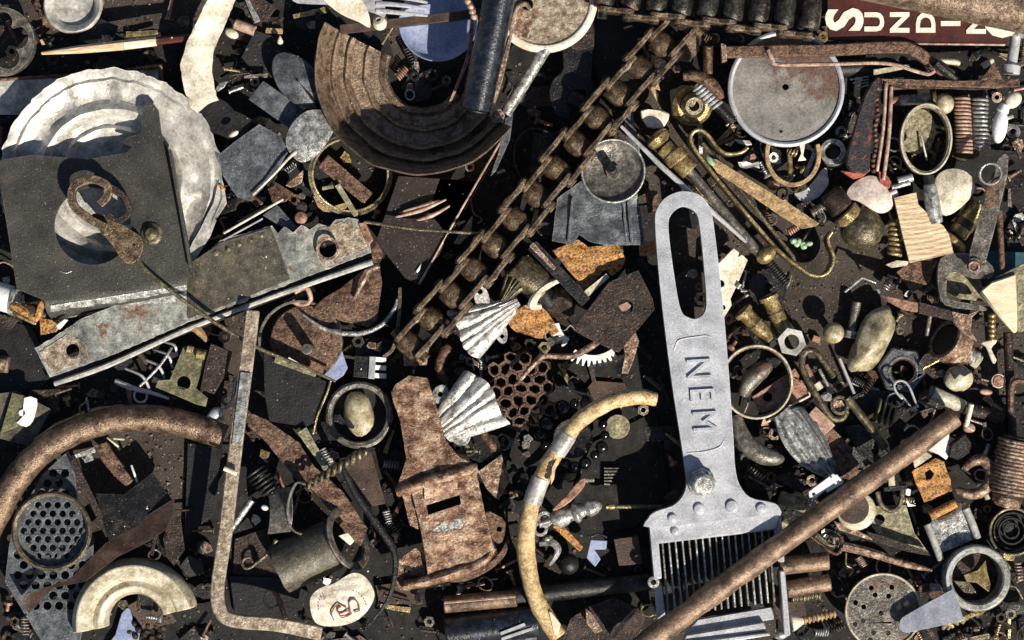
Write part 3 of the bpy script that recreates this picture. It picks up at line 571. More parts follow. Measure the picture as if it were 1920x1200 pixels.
add1('yellow_scrap', 'curled yellowish scrap under the rail near the brass hinge', 'scrap', 'yellowrust', tube([(354, 614, 36), (372, 620, 38), (388, 640, 36)], [4, 9, 4], 7))
add('lead_plummet', 'bright pointed plug on a bent wire, beside the steel angle bar', 'plug', [P('plug', 'chrome', lathe([(0, 0), (6, 2), (11, 14), (13, 26), (9, 34), (0, 37)], (387, 789, 40), (.82, -.57, 0), 18)), P('wire', 'silver', tube([(420, 766, 40), (434, 752, 42), (438, 730, 44), (440, 708, 44)], 3, 6))])
add('square_clip', 'square grey green spring nut with a white patch at the left edge', 'clip', [
    P('base', 'galvolive', poly([(-10, 740), (30, 734), (94, 768), (56, 836), (-10, 820)], 30, 36, [circ(40, 773, 8, 12)], sub=16), wz=(4, 20)), P('fold', 'olive', poly([(24, 736), (46, 742), (34, 800), (2, 812)], 38, 46)), P('white_tongue', 'white', poly([(46, 746), (70, 748), (68, 772), (62, 790), (50, 800), (32, 792), (44, 780)], 46, 49, [circ(42, 774, 6, 12)], sm=2))])
add1('tan_stub', 'small tan rusty stub at the left edge below the clasp', 'stub', 'rustpink', cyl((-10, 682, 18), (16, 684, 18), 16))
add1('rail_shade_sheet', 'dark sheet standing in for shade under the left end of the rail', 'sheet', 'black', poly([(-20, 600), (60, 610), (100, 700), (70, 740), (-20, 730)], 6, 11))  # shade under the rail end, laid in as a black sheet
add('steel_angle', 'long bent flat steel bar with rust spots, turning a corner at lower left', 'bar', [
    P('bar', 'rustgrey', tube([(474, 588, 72), (466, 660, 76), (448, 800, 80), (436, 900, 82), (424, 1000, 82), (412, 1080, 82), (410, 1120, 82), (420, 1148, 82), (450, 1160, 82), (520, 1166, 78), (600, 1184, 70)], 1, sq=(25, 12), res=4), bv=2),
    P('bare_face', 'silver', tube([(462, 702, 86), (452, 780, 88), (446, 836, 89)], 1, sq=(19, 3), curve=False), label='bare bright steel face')])
add1('short_pin', 'short pale pin crossing the bent flat bar', 'pin', 'cream', cyl((420, 878, 94), (444, 888, 94), 4.5))
add1('bright_rod', 'bright short rod leaning against the bent flat bar', 'rod', 'silver', cyl((432, 994, 60), (472, 938, 66), 6))
# ================================================================ lower left
add1('rusty_hoop_pipe', 'thick rusty pipe bent in a big arc across the lower left', 'pipe', 'pipe', tube([(-30, 1010, 52), (-8, 970, 52), (24, 910, 54), (70, 855, 56), (130, 815, 56), (196, 792, 56), (264, 785, 54), (330, 793, 52), (380, 808, 50), (416, 822, 48)], 25, 18, res=6), wxy=(3, 30))
hol = [circ(34+22*i+(11 if j % 2 else 0), 850+19*j, 8.2, 10) for j in range(16) for i in range(6)]
mesh_out = [(128, 846), (140, 880), (146, 960), (176, 1010), (170, 1120), (150, 1200), (80, 1204), (40, 1140), (10, 1090), (18, 1020), (40, 960), (80, 890)]
def inside(p, P_):
    c = False
    for i in range(len(P_)):
        a, b = P_[i], P_[i-1]
        if (a[1] > p[1]) != (b[1] > p[1]) and p[0] < (b[0]-a[0])*(p[1]-a[1])/(b[1]-a[1])+a[0]: c = not c
    return c
hol = [h for h in hol if all(inside(p, mesh_out) for p in circ(sum(q[0] for q in h)/10, sum(q[1] for q in h)/10, 11, 8))]
add1('perforated_sheet', 'dark perforated sheet in the lower left under the round grille', 'grille', 'slate', poly(mesh_out, 20, 24, hol), bv=.8)
hol2 = [circ(97+dx, 996+dy, 6.6, 8) for dx, dy in [(18*i+(9 if j % 2 else 0), 15.8*j) for j in range(-4, 5) for i in range(-4, 5)] if dx*dx+dy*dy < 57**2]
add('round_grille', 'round perforated grille in a bronze ring at lower left', 'grille', [P('mesh', 'slate', poly(circ(97, 996, 66, 44), 38, 42, hol2)), P('ring', 'bronze', lathe([(64, 40), (73, 40), (74, 56), (70, 60), (65, 56)], (97, 996, 0), n=52, closed=True))])
add1('rusty_slat', 'narrow rusty slat between the grille and the dark leather', 'slat', 'rustdark', poly(ln(136, 862, 204, 1004, 13), 44, 50))
add1('rust_chip_bar', 'short pitted rusty bar inside the arc of the pipe', 'bar', 'rust', poly([(178, 836), (200, 828), (250, 902), (238, 912), (214, 892), (190, 862)], 30, 42, jit=2), wz=(3, 10))
add1('white_splinter', 'thin white splinter beside the pitted rusty bar', 'splinter', 'white', tube([(246, 872, 34), (257, 904, 34)], 2.6, 6, curve=False))
add('yellow_pins', 'two thin pale pins under the rusty arc pipe', 'pin', [P('pin', 'palepebble', tube([(200, 820, 34), (222, 838, 34)], 2.2, 6, curve=False)), P('pin', 'palepebble', tube([(212, 822, 36), (233, 824, 36)], 2.4, 6, curve=False))])
add1('drilled_plate', 'small steel plate with a hole under the rusty arc pipe', 'plate', 'silver', poly([(150, 850), (168, 844), (176, 862), (160, 868)], 34, 37, [circ(157, 857, 4, 10)]))
add1('dark_leather', 'dark curled leather flap inside the arc', 'leather', 'darksteel', poly([(180, 926), (232, 928), (284, 888), (322, 938), (312, 960), (206, 1012)], 46, 50, sub=16, fz=tl(250, 940, 0, .12)))
add1('leather_strip', 'long brown leather strip with a curled edge across the lower left', 'leather', 'leather', poly([(36, 1118), (60, 1110), (130, 1086), (196, 1020), (270, 970), (324, 936), (326, 960), (312, 992), (280, 1014), (220, 1044), (160, 1090), (100, 1102), (54, 1150)], 54, 58, sub=14, fz=lambda x, y: 8*math.sin((x+y)/40)), wz=(5, 30))
add1('rust_shard', 'rusty torn shard right of the leather strip', 'shard', 'rustdark', poly([(306, 1010), (318, 972), (338, 968), (346, 1030), (326, 1060), (312, 1044)], 30, 35, sub=12), wz=(4, 12))
add('half_ring', 'half of a cream glazed ceramic ring with stepped edges, bottom left', 'ceramic ring', [P('ring', 'ceramic', lathe([(50, 24), (56, 48), (66, 54), (72, 50), (78, 46), (84, 58), (106, 60), (116, 44), (118, 20), (50, 20)], (252, 1166, 0), n=44, a=(170, 346), closed=True), bv=1.5)])
add1('blue_fragment', 'pale blue enamel fragment inside the half ring', 'shard', 'blue', poly([(228, 1150), (244, 1140), (250, 1170), (262, 1186), (250, 1215), (200, 1215), (216, 1190)], 14, 18, sm=2))
add1('pine_cone', 'dark knobbly seed head inside the half ring', 'seed head', 'rustdark', *[ball((276+14*math.cos(i*2.4)*math.sqrt(i/3), 1184+14*math.sin(i*2.4)*math.sqrt(i/3), 26-i*.6), (7, 6, 6), i*50, .3, i, 10, 7) for i in range(20)])
add1('shade_strip', 'flat black strip standing in for shade left of the bent flat bar', 'strip', 'black', poly([(352, 830), (416, 836), (404, 960), (346, 1010)], 8, 13))  # added black strip darkens the shaded gap left of the bar
add('rusty_splint', 'flat rusty strap with torn sides running down right from the bent bar', 'strap', [P('strap', 'rust', poly([(470, 776), (500, 788), (560, 830), (590, 876), (606, 890), (640, 920), (688, 990), (676, 1022), (654, 1010), (620, 960), (588, 920), (552, 894), (500, 830), (466, 800)], 40, 46, sub=16, jit=1.5), wz=(5, 22))])
add1('olive_batten', 'flat olive batten beside the rusty strap', 'batten', 'oliveyellow', poly(ln(566, 806, 612, 880, 20, 10), 50, 54))
add1('brown_card', 'brown card rectangle right of the twisted drill', 'card', 'leather', poly([(636, 860), (696, 846), (722, 944), (692, 950)], 26, 30))
sp = []
for k in range(2):
    sp.append(tube([(575+110*i/40+6*math.cos(i*.75+math.pi*k)*.55, 912-66*i/40+6*math.cos(i*.75+math.pi*k)*.83, 76+6*math.sin(i*.75+math.pi*k)) for i in range(41)], [3.6+2.6*i/40 for i in range(41)], 7, curve=False))
add1('auger_bit', 'dark twisted auger bit between the brass ring and the curved band', 'drill', 'bronze', *sp)
add1('black_wire_hook', 'long black wire curving down past the rusty latch into a hook', 'wire', 'darksteel', tube([(640, 872, 80), (668, 930, 78), (706, 984, 76), (736, 1030, 74), (740, 1070, 72), (728, 1120, 70), (700, 1160, 66), (684, 1176, 64)], [5, 7, 7, 7, 6, 4, 3, 2], 8))
add1('curved_band', 'curved dull steel band standing open, left of the twisted drill', 'band', 'steel', tube([(572, 908, 62), (556, 906, 62), (544, 930, 62), (540, 960, 62), (548, 990, 62), (566, 1000, 62)], 1, sq=(4, 46)), grid(lambda u, v: (500+44*u+6*math.sin(v*3), 920+82*v-6*u, 44+24*math.sin(v*2.6)+16*u), 6, 10, 3))
add('bundle_coil', 'dark bundle of coiled wire beside the curved band', 'coil', [P('coil', 'darksteel', coil((474, 880, 44), (508, 920, 44), 18, 3.2, 6))])
add1('white_dot', 'small white stone left of the curved band', 'stone', 'white', ball((496, 952, 64), (7, 5, 4), 20))
add('crushed_can', 'dented grey metal cylinder with a flared open end', 'can', [
    P('body', 'galvolive', pipe((522, 1068, 60), (622, 1024, 60), 48, 45, 32), wz=(4, 40), wxy=(3, 30)), P('flange', 'steel', lathe([(44, -3), (58, -5), (62, 2), (56, 5), (46, 3)], (650, 1012, 72), (1, -.45, .62), 36, closed=True)), P('spout', 'cream', poly([(634, 1004), (652, 998), (664, 1014), (656, 1022)], 96, 100))])
add('bottle_cap', 'crumpled white bottle cap printed with red letters', 'bottle cap', [
    P('cap', 'cream', poly([(583, 1140), (584, 1120), (600, 1104), (628, 1094), (660, 1076), (684, 1084), (700, 1112), (694, 1136), (672, 1160), (640, 1172), (602, 1172), (588, 1160)], 74, 86, sm=4, sub=9, fz=lambda x, y: 9-((x-642)**2+(y-1128)**2)/420), wz=(3, 12), bv=0),
    P('print', 'redink', *[tube([(a[0], a[1], 98-((a[0]-642)**2+(a[1]-1128)**2)/420) for a in l], 1.7, 4, curve=False) for l in (
        [(627, 1162), (623, 1154), (623, 1146), (628, 1137), (635, 1131), (650, 1138)], [(657, 1150), (655, 1142), (650, 1144), (640, 1149), (634, 1147), (634, 1140), (640, 1136)], [(636, 1150), (641, 1157), (652, 1154), (660, 1149)], [(657, 1150), (656, 1138), (654, 1129), (658, 1124), (666, 1124), (672, 1132), (674, 1144), (664, 1147)])]),
    P('worn_print', 'redink', *[tube([(x, y, 96.5-((x-642)**2+(y-1128)**2)/420), (x+3*math.cos(a), y+3*math.sin(a), 96.5-((x-642)**2+(y-1128)**2)/420)], 1.3, 4, curve=False) for x, y, a in [(642+40*math.cos(R(t))*(1.08), 1138+34*math.sin(R(t)), R(t+60)) for t in list(range(172, 220, 9))+list(range(296, 356, 9))]])])
add('eye_wire', 'thin wire ending in a curled eye beside the crushed can', 'wire', [P('wire', 'bronze', tube([(518, 1012, 60), (506, 1034, 58), (480, 1056, 54), (470, 1064, 52), (460, 1066, 52), (454, 1058, 52), (458, 1048, 52), (470, 1045, 52)], [5, 4, 3.4, 3, 3, 3, 3, 2.5], 7))])
add('chain_link_wire', 'dark rusty twisted wire with a loop at the bottom', 'wire', [P('twist', 'rustdark', tube([(512, 1112, 70), (520, 1120, 76), (528, 1140, 86), (536, 1160, 92)], 5, 7)), P('loop', 'darksteel', ring(508, 1126, 66, 14, 4, 4, 16, n=24))])
add1('shade_slab', 'black slab standing in for shade in the corner of the bent flat bar', 'slab', 'black', poly([(430, 1080), (520, 1082), (580, 1110), (560, 1160), (440, 1150)], 10, 18))  # shade in the corner of the bar, put in as a black slab
add1('grey_flat', 'grey brown sheet scrap under the eye wire', 'scrap', 'rustdark', poly([(440, 1010), (500, 990), (520, 1050), (540, 1084), (500, 1086), (436, 1076)], 10, 14))
# rusty latch
def lz(x, y): return 0
add('rusty_latch', 'big rusty cast iron latch with a square slot, in the lower middle', 'latch', [
    P('hasp', 'latch', poly([(736, 738), (744, 724), (768, 708), (802, 712), (820, 770), (836, 830), (862, 858), (884, 868), (892, 890), (762, 930), (746, 912), (752, 896), (764, 860), (752, 790), (738, 752)], 66, 86, jit=1, sub=22), wz=(3, 16), bv=4),
    P('ridge', 'latch', tube([(746, 922, 84), (800, 904, 88), (850, 890, 88), (894, 878, 84)], [10, 13, 13, 10], 10), wz=(3, 12), wxy=(2, 9), bv=0),
    P('lower_plate', 'latch', poly([(772, 918), (800, 912), (892, 884), (906, 950), (926, 1030), (910, 1052), (868, 1074), (804, 1092), (800, 1050), (790, 990)], 60, 86, [[(800, 946), (862, 927), (864, 944), (804, 964)]], jit=1.2, sub=20, fz=tl(850, 1000, .02, -.06)), wz=(4, 15), bv=4),
    P('tongue', 'latch', grid(lambda u, v: (796+62*u, 908-20*u+40*v, 98-16*v*v), 6, 6, 8), wz=(2, 9)),
    P('bare_patch', 'silver', poly([(812, 990), (836, 974), (868, 970), (870, 986), (840, 994), (816, 1004)], 86, 87.2, jit=6, fz=tl(850, 1000, .02, -.06)), label='worn bright patch'),
    P('bottom_lip', 'latch', tube([(756, 1096, 72), (800, 1086, 78), (862, 1068, 80), (906, 1048, 78), (922, 1026, 76)], [9, 11, 11, 10, 8], 10), wz=(3, 10), wxy=(2, 8), bv=0),
    P('side_column', 'latch', poly([(754, 920), (792, 916), (800, 984), (786, 992), (770, 984)], 36, 78, jit=1, sub=16), wz=(3, 12), bv=3),
    P('ear', 'latch', poly([(746, 1050), (780, 1026), (796, 1040), (798, 1086), (752, 1104), (740, 1090)], 50, 66, [circ(765, 1066, 8, 14)], jit=1, sub=18), wz=(3, 12), bv=3),
    P('side_ear', 'rust', poly([(908, 960), (930, 966), (946, 980), (940, 1016), (922, 1012)], 46, 60, [circ(934, 992, 5, 10)], sm=2))])
add1('crescent_rim', 'curved rusty rim beneath the right side of the latch', 'rim', 'rust', tube([(826, 1086, 40), (868, 1084, 40), (910, 1066, 40), (940, 1040, 42), (952, 1012, 44)], [.6, 1, 1, 1, .5], sq=(12, 20)))
# ================================================================ top right
add('sign_board', 'maroon sign board with cream letters on their side, under the big pipe', 'sign', [
    P('board', 'maroon', poly([(1552, -40), (1892, -40), (1886, 82), (1556, 74)], 54, 64)),
    P('bare_edge', 'copperpale', tube([(1700, 81, 64), (1882, 83, 64)], 2.4, 6, curve=False)),
    P('letter', 'letter', txt('S', 1589, 37, 64.5, 66, 92, -90, .035, 1.0), bv=0),
    *[P('letter', 'letter', txt(ch, x, y, 64.5, 66, 48, -90, .035, 1.12), bv=0) for ch, x, y in (('U', 1642, 41), ('N', 1689, 42), ('D', 1737, 43), ('I', 1783, 44), ('N', 1830, 44))],
    P('letter', 'letter', txt('G', 1880, 38, 64.5, 66, 92, -90, .035, 1.0), bv=0)])
add1('big_pipe', 'thick weathered grey brown pipe crossing the top right corner above the sign', 'pipe', 'ribbed', cyl((1560, -62, 108), (1990, 28, 108), 46, 32, .05), wz=(2, 20))
add('chrome_bolt', 'bright round headed bolt at the right edge below the big pipe', 'bolt', [P('shank', 'chrome', cyl((1906, 64, 50), (1897, 126, 50), 10, 18)), P('collar', 'chrome', cyl((1898, 120, 50), (1896, 138, 50), 17, 20)), P('head', 'silver', cyl((1908, 58, 50), (1906, 70, 50), 15, 18))])
add('rusty_lever', 'long rusty lever bar bent down at its right end, above the round steel lid', 'lever', [
    P('bar', 'rust', tube([(1358, 98, 76), (1440, 96, 76), (1560, 94, 74), (1680, 88, 70), (1716, 96, 68), (1742, 114, 64), (1784, 142, 58)], 1, sq=(22, 16), res=5), wz=(2, 12), bv=2),
    P('end_lip', 'rustpink', poly([(1355, 82), (1364, 86), (1366, 116), (1357, 118)], 74, 98)), P('bent_tip', 'darksteel', tube([(1750, 118, 80), (1776, 138, 74), (1794, 150, 66)], [9, 8, 5], 8))])
add1('copper_rod', 'thin copper rod with a bent hook at the left, just under the rusty lever', 'rod', 'copperpale', tube([(1443, 94, 84), (1452, 112, 84), (1464, 121, 84), (1560, 120, 84), (1640, 118, 84), (1680, 122, 82), (1712, 132, 80), (1738, 138, 78), (1750, 132, 78)], 3.6, 8))
add('steel_lid', 'round grey steel lid with a raised pale rim and a rust stain', 'lid', [
    P('face', 'lidsteel', poly(circ(1474, 166, 99, 60), 58, 63, [circ(1473, 163, 6, 14)])),
    P('rim', 'alu', lathe([(98, 58), (99, 66), (103, 69), (108, 66), (108, 56), (98, 54)], (1474, 166, 0), n=72, closed=True)), P('dimple', 'darksteel', lathe([(4, 0), (3, 1), (0, 1.4)], (1465, 246, 63), n=10))])
add('black_cylinder', 'dark ribbed cylinder end between the steel lid and the red grip', 'cylinder', [P('body', 'black', cyl((1570, 128, 40), (1646, 124, 40), 18)), P('rib', 'silver', *[tube([(1594+4*i, 150+6*i, 50), (1612, 146+6*i, 54), (1628, 144+5*i, 50)], 1.8, 5) for i in range(4)])])
add1('pale_slat', 'short pale slat in front of the dark ribbed cylinder', 'slat', 'ceramic', poly(ln(1638, 136, 1704, 124, 10, 7), 62, 67))
add('red_grip', 'worn red and black leather knife grip with a stitched edge', 'grip', [
    P('scale', 'redgrip', poly([(1640, 150), (1652, 152), (1636, 230), (1630, 318), (1612, 322), (1586, 310), (1602, 240), (1622, 176)], 60, 76, sm=2), bv=3),
    P('stitching', 'rust', *[ball((1646-2*math.sin(i)-i*.5, 168+i*9.4, 72), (5, 5, 5), 30, .4, i, 8, 6) for i in range(17)]),
    P('frayed_end', 'red', poly([(1578, 318), (1604, 322), (1630, 308), (1632, 318), (1618, 330), (1602, 334), (1592, 328)], 56, 70)),
    P('edge_rod', 'copperpale', tube([(1660, 158, 78), (1655, 240, 78), (1644, 320, 74)], 3.5, 7), tube([(1670, 164, 76), (1666, 250, 76), (1656, 336, 72)], 4, 7)),
    P('rod_foot', 'red', poly([(1646, 318), (1660, 324), (1672, 340), (1666, 352), (1650, 340)], 58, 70, jit=1.5))])
add1('rust_rail', 'rusty flat rail running from the red grip to the right edge', 'rail', 'rust', poly([(1655, 148), (1740, 150), (1800, 152), (1838, 150), (1862, 118), (1878, 150), (1908, 148), (1910, 162), (1830, 168), (1780, 166), (1728, 166), (1658, 168)], 64, 74, jit=1), wz=(2, 14))
add1('dark_rail_stub', 'pale steel stub under the sign board', 'stub', 'palepebble', tube([(1756, 114, 50), (1790, 116, 52), (1800, 120, 50)], [5, 6, 4], 7), tube([(1842, 124, 52), (1862, 112, 52)], [7, 5], 7, curve=False))
add('ball_bolt', 'steel bolt with a dull round ball end, under the rust rail', 'bolt', [P('shank', 'silver', cyl((1688, 188, 52), (1746, 184, 52), 10, 18)), P('collar', 'bronze', cyl((1746, 186, 52), (1754, 186, 52), 20, 18)), P('ball', 'pebble', ball((1770, 194, 54), (19, 20, 18))), P('copper_ring', 'copper', cyl((1674, 189, 52), (1688, 188, 52), 9, 14))])
add1('copper_spring', 'left spring of the two upright springs, tinted copper', 'spring', 'copperpale', coil((1804, 180, 46), (1810, 286, 46), 14, 3, 15), group=None)
add1('steel_spring', 'right spring of the two upright springs, plain steel', 'spring', 'silver', coil((1838, 182, 46), (1842, 276, 46), 14, 3.2, 12))
add1('spring_seat', 'flat oval brass disc at the foot of the copper tinted spring', 'disc', 'bronze', lathe([(0, 0), (26, 0), (27, 4), (0, 6)], (1812, 290, 36), (0, -.9, .5), 24))
add('china_lever', 'white china tap lever shaped like a drop, at the right edge', 'lever', [P('drop', 'white', ball((1876, 236, 60), (14, 32, 12), 8), tube([(1880, 210, 60), (1886, 196, 60)], [12, 9], 10, curve=False)), P('hinge', 'cream', ball((1900, 188, 60), (18, 14, 10), -40)), P('pin', 'chrome', cyl((1890, 222, 56), (1900, 218, 62), 3))])
add('lens_ring', 'brass loupe ring with a turned steel handle, standing over an olive token', 'magnifier', [
    P('hoop', 'rustgrey', ring(1735, 262, 70, 44, 6, 26, 62, 2, n=48)), P('lip', 'ceramic', ring(1735, 262, 84, 46, 4, 3, 64, 2, n=48)),
    P('neck', 'darksteel', cyl((1742, 328, 66), (1744, 346, 66), 10, 16)), P('handle', 'silver', tube([(1744, 344, 66), (1749, 380, 64), (1757, 416, 60)], [11, 15, 13], 12)), P('needle', 'cream', cyl((1730, 254, 52), (1740, 300, 60), 2.2, 6))])
add1('olive_token', 'dull olive token with a bite out of its left side, inside the brass ring', 'token', 'oliveyellow', poly([(1694, 226), (1706, 208), (1726, 204), (1746, 216), (1754, 244), (1744, 276), (1722, 288), (1700, 284), (1692, 270), (1700, 258), (1696, 244)], 40, 45, sm=3))
add1('white_pebble', 'big pale pebble right of the loupe handle', 'pebble', 'palepebble', poly([(1756, 334), (1776, 318), (1806, 320), (1825, 338), (1824, 362), (1806, 384), (1782, 402), (1766, 398), (1754, 366)], 44, 60, sm=3, sub=9, fz=lambda x, y: 12-((x-1790)**2+(y-358)**2)/160), bv=0)
add1('pink_pebble', 'smooth pinkish pebble under the red grip', 'pebble', 'pink', poly([(1590, 358), (1606, 340), (1630, 330), (1650, 336), (1664, 356), (1674, 384), (1660, 398), (1640, 396), (1612, 378), (1594, 372)], 46, 60, sm=3, sub=9, fz=lambda x, y: 10-((x-1635)**2+(y-364)**2)/180), bv=0)
add('door_knob', 'round dull brass knob with a collar on a dark rusty screw', 'knob', [P('ball', 'bronze', ball((1617, 428, 56), (41, 41, 36))), P('collar', 'brass', cyl((1584, 396, 62), (1600, 412, 60), 26, 24)), P('neck', 'rustdark', cyl((1556, 360, 62), (1584, 396, 62), 24, 18, .3), wxy=(4, 10)), P('thread', 'darksteel', thread((1590, 346, 54), (1612, 340, 54), 8, 5))])
add1('wood_chunk', 'split chunk of pale pine with ragged grain, right of the round knob', 'wood', 'wood', poly([(1678, 372), (1718, 362), (1722, 384), (1742, 404), (1768, 424), (1778, 440), (1786, 474), (1744, 484), (1706, 492), (1692, 436)], 56, 66, sub=2.4, fz=lambda x, y: .45*math.sin((y+.17*x+3*math.sin(x*.05))*.62+2*math.sin(y*.03))+.4*math.sin((y+.19*x)*1.05+1)+tl(1735, 430, .06, .02)(x, y)), bv=0)
add('thick_spring', 'brass spring standing between the knob and the pine chunk', 'spring', [P('coil', 'brass', coil((1680, 414, 40), (1678, 478, 40), 11, 4, 7))])
add('steel_tubes', 'stacked bright steel tubes under the loupe', 'tube', [P('tube', 'chrome', cyl((1684, 340, 44), (1712, 332, 44), 8, 14)), P('tube', 'silver', cyl((1672, 352, 48), (1706, 342, 48), 6, 14)), P('cap', 'white', cyl((1668, 366, 50), (1682, 360, 50), 8, 14))])
add('brass_tap_end', 'brass pipe fitting behind the flat steel strip', 'fitting', [P('barrel', 'brass', cyl((1796, 440, 46), (1838, 382, 46), 19, 20)), P('flange', 'brass', cyl((1784, 456, 46), (1792, 446, 46), 30, 24)), P('dark_band', 'leather', cyl((1806, 427, 46), (1816, 412, 46), 20.5, 20)), P('tip', 'teal', cyl((1842, 374, 50), (1850, 384, 52), 6, 10))])
add('steel_strip', 'rusty flat steel strip leaning down from the split ring to the cast bracket', 'strip', [P('strip', 'steel', poly([(1852, 346), (1872, 300), (1884, 290), (1890, 296), (1888, 330), (1874, 390), (1862, 440), (1848, 490), (1830, 516), (1818, 500), (1820, 470), (1838, 400)], 78, 84, sub=18, fz=tl(1850, 400, .05, 0)), wz=(2, 16)), P('rust_patch', 'rust', poly([(1850, 352), (1876, 330), (1872, 384), (1850, 392), (1842, 386)], 84.5, 86.5, jit=2, fz=tl(1850, 400, .05, 0)), poly(circ(1828, 496, 14), 84, 87, jit=2)), P('eyelet', 'rustpink', ring(1826, 498, 88, 9, 4, 4, n=20))])
add1('split_ring', 'small bright split ring at the top of the flat steel strip', 'ring', 'silver', tube([(1858+19*math.cos(R(t)), 326+19*math.sin(R(t))*(1.0), 92+6*math.cos(R(t+40))+t*.012) for t in range(0, 700, 24)], 2.3, 6, curve=False))
add('cast_bracket', 'pitted grey cast bracket shaped like a letter C, under the flat strip', 'bracket', [P('body', 'steel', poly([(1764, 486), (1786, 476), (1830, 478), (1860, 500), (1858, 520), (1822, 522), (1790, 508), (1778, 516), (1774, 548), (1784, 562), (1840, 572), (1848, 582), (1820, 580), (1772, 572), (1760, 546), (1758, 510)], 48, 62, sm=2), bv=3)])
add1('mossy_plate', 'mottled plate showing inside the C shaped bracket', 'plate', 'oliveyellow', poly([(1776, 508), (1806, 512), (1838, 526), (1850, 566), (1800, 560), (1776, 548)], 22, 26))
add1('teal_card', 'dark teal card corner behind the wooden block at the right', 'card', 'teal', poly([(1850, 470), (1940, 474), (1940, 560), (1850, 520)], 20, 23))
add1('rust_pin', 'long thin rusty pin beside the teal card', 'pin', 'rust', cyl((1874, 396, 60), (1880, 510, 56), 6))
add('wood_block', 'pale wooden wedge block with an olive side at the right edge', 'wood', [P('face', 'woodpale', poly([(1838, 548), (1862, 528), (1904, 514), (1906, 620), (1900, 624), (1870, 590)], 60, 78), bv=2.5), P('side', 'oliveyellow', poly([(1866, 522), (1940, 484), (1940, 600), (1916, 622), (1907, 620), (1905, 514)], 50, 70), bv=2)])  # side has its own olive colour
add1('rusty_slip', 'rusty red sheet corner under the pine chunk', 'sheet', 'rust', poly([(1680, 510), (1704, 492), (1756, 488), (1742, 530), (1712, 548)], 24, 29))
add1('bone_sliver', 'pale bone sliver left of the rusty red sheet', 'sliver', 'palepebble', poly([(1660, 496), (1680, 488), (1704, 490), (1700, 498), (1672, 502)], 30, 36))
add('copper_knife', 'old folding knife with copper scales and a dark bolster', 'knife', [P('scale', 'copper', poly([(1648, 553), (1668, 556), (1722, 568), (1720, 586), (1694, 582), (1664, 566)], 62, 72), bv=2), P('bolster', 'rustdark', poly([(1720, 566), (1780, 582), (1786, 602), (1720, 588)], 60, 74), bv=2), P('far_scale', 'rustpink', poly([(1780, 584), (1812, 590), (1838, 578), (1820, 596), (1818, 620), (1830, 640), (1800, 622), (1786, 604)], 58, 68), bv=2), P('drop_pin', 'steel', cyl((1746, 588, 50), (1742, 628, 30), 4))])
add1('brown_panel', 'dark slanted wedge below the folding knife', 'wedge', 'rustdark', poly([(1690, 590), (1720, 592), (1712, 600)], 20, 24))
add('wire_staple', 'bent bright wire staple above the small rivet', 'staple', [P('wire', 'silver', tube([(1586, 547, 30), (1616, 521, 46), (1640, 530, 46), (1650, 549, 30)], 2.6, 7, curve=False))])
add('nail', 'short dark rivet with a bright flat head beside the long shell stone', 'rivet', [P('shank', 'steel', cyl((1606, 566, 26), (1597, 622, 22), 9, 16)), P('head', 'silver', cyl((1597, 620, 22), (1594, 634, 22), 14, 20))])
add('stud_knob', 'small round drawer stud standing on the bare board', 'stud', [P('dome', 'pebble', lathe([(0, 62), (12, 60), (19, 53), (20, 46), (14, 43), (0, 43)], (1562, 624, 0), n=26)), P('stem', 'brass', cyl((1562, 624, 0), (1562, 624, 45), 7)), P('foot', 'copper', poly(rect(1534, 636, 15, 12, 20), 0, 14))])
add1('shell_stone', 'long smooth tan stone with a crease, right of the dark rivet', 'stone', 'pebble', ball((1637, 636, 34), (70, 31, 28), -63, .22, 3, 28, 16), bv=0)
add('open_nut', 'pale hexagonal nut below the two brass barrels', 'nut', [P('body', 'pewter', poly(circ(1484, 641, 27, 6, rot=12), 46, 66, [circ(1484, 641, 14, 22)]), bv=3)])
for nm, lb, x0, y0, x1, y1 in (('brass_barrel', 'left brass barrel of the pair above the pale nut', 1398, 588, 1446, 636), ('brass_barrel', 'right brass barrel of the pair above the pale nut', 1444, 562, 1474, 626)):
    d = Vector((x1-x0, y1-y0)).normalized()
    add(nm, lb, 'fitting', [P('tube', 'brass', cyl((x0, y0, 44), (x1, y1, 40), 15, 22)), P('groove', 'bronze', cyl((x0+d.x*26, y0+d.y*26, 43), (x0+d.x*30, y0+d.y*30, 43), 15.8, 22)), P('lip', 'brass', pipe((x0-d.x*8, y0-d.y*8, 45), (x0, y0, 44), 19, 11, 22))], group='brass barrels')
add('white_hinge', 'white painted hinge plate with two holes beside the long handle of the scraper', 'hinge', [P('leaf', 'cream', poly([(1344, 498), (1376, 466), (1386, 474), (1384, 482), (1392, 478), (1402, 488), (1384, 530), (1370, 560), (1372, 572), (1356, 598), (1340, 600)], 34, 38, [circ(1352, 532, 7, 14), circ(1356, 576, 5, 12)]), bv=.8), P('screw_head', 'silver', cyl((1382, 540, 40), (1388, 532, 42), 4))])
add1('gear_stack', 'dark toothed gear in shade beside the brass barrels', 'gear', 'darksteel', poly([(1440+34*(1+.09*(i % 2))*math.cos(math.pi*i/22), 540+34*(1+.09*(i % 2))*math.sin(math.pi*i/22)) for i in range(44)], 18, 26, [circ(1440, 540, 9)]))
add1('bent_fine_wire', 'thin dark wire curling on the bare board right of the gear', 'wire', 'steel', tube([(1484, 515, 6), (1480, 530, 8), (1470, 548, 8), (1468, 556, 6)], 2.2, 6))
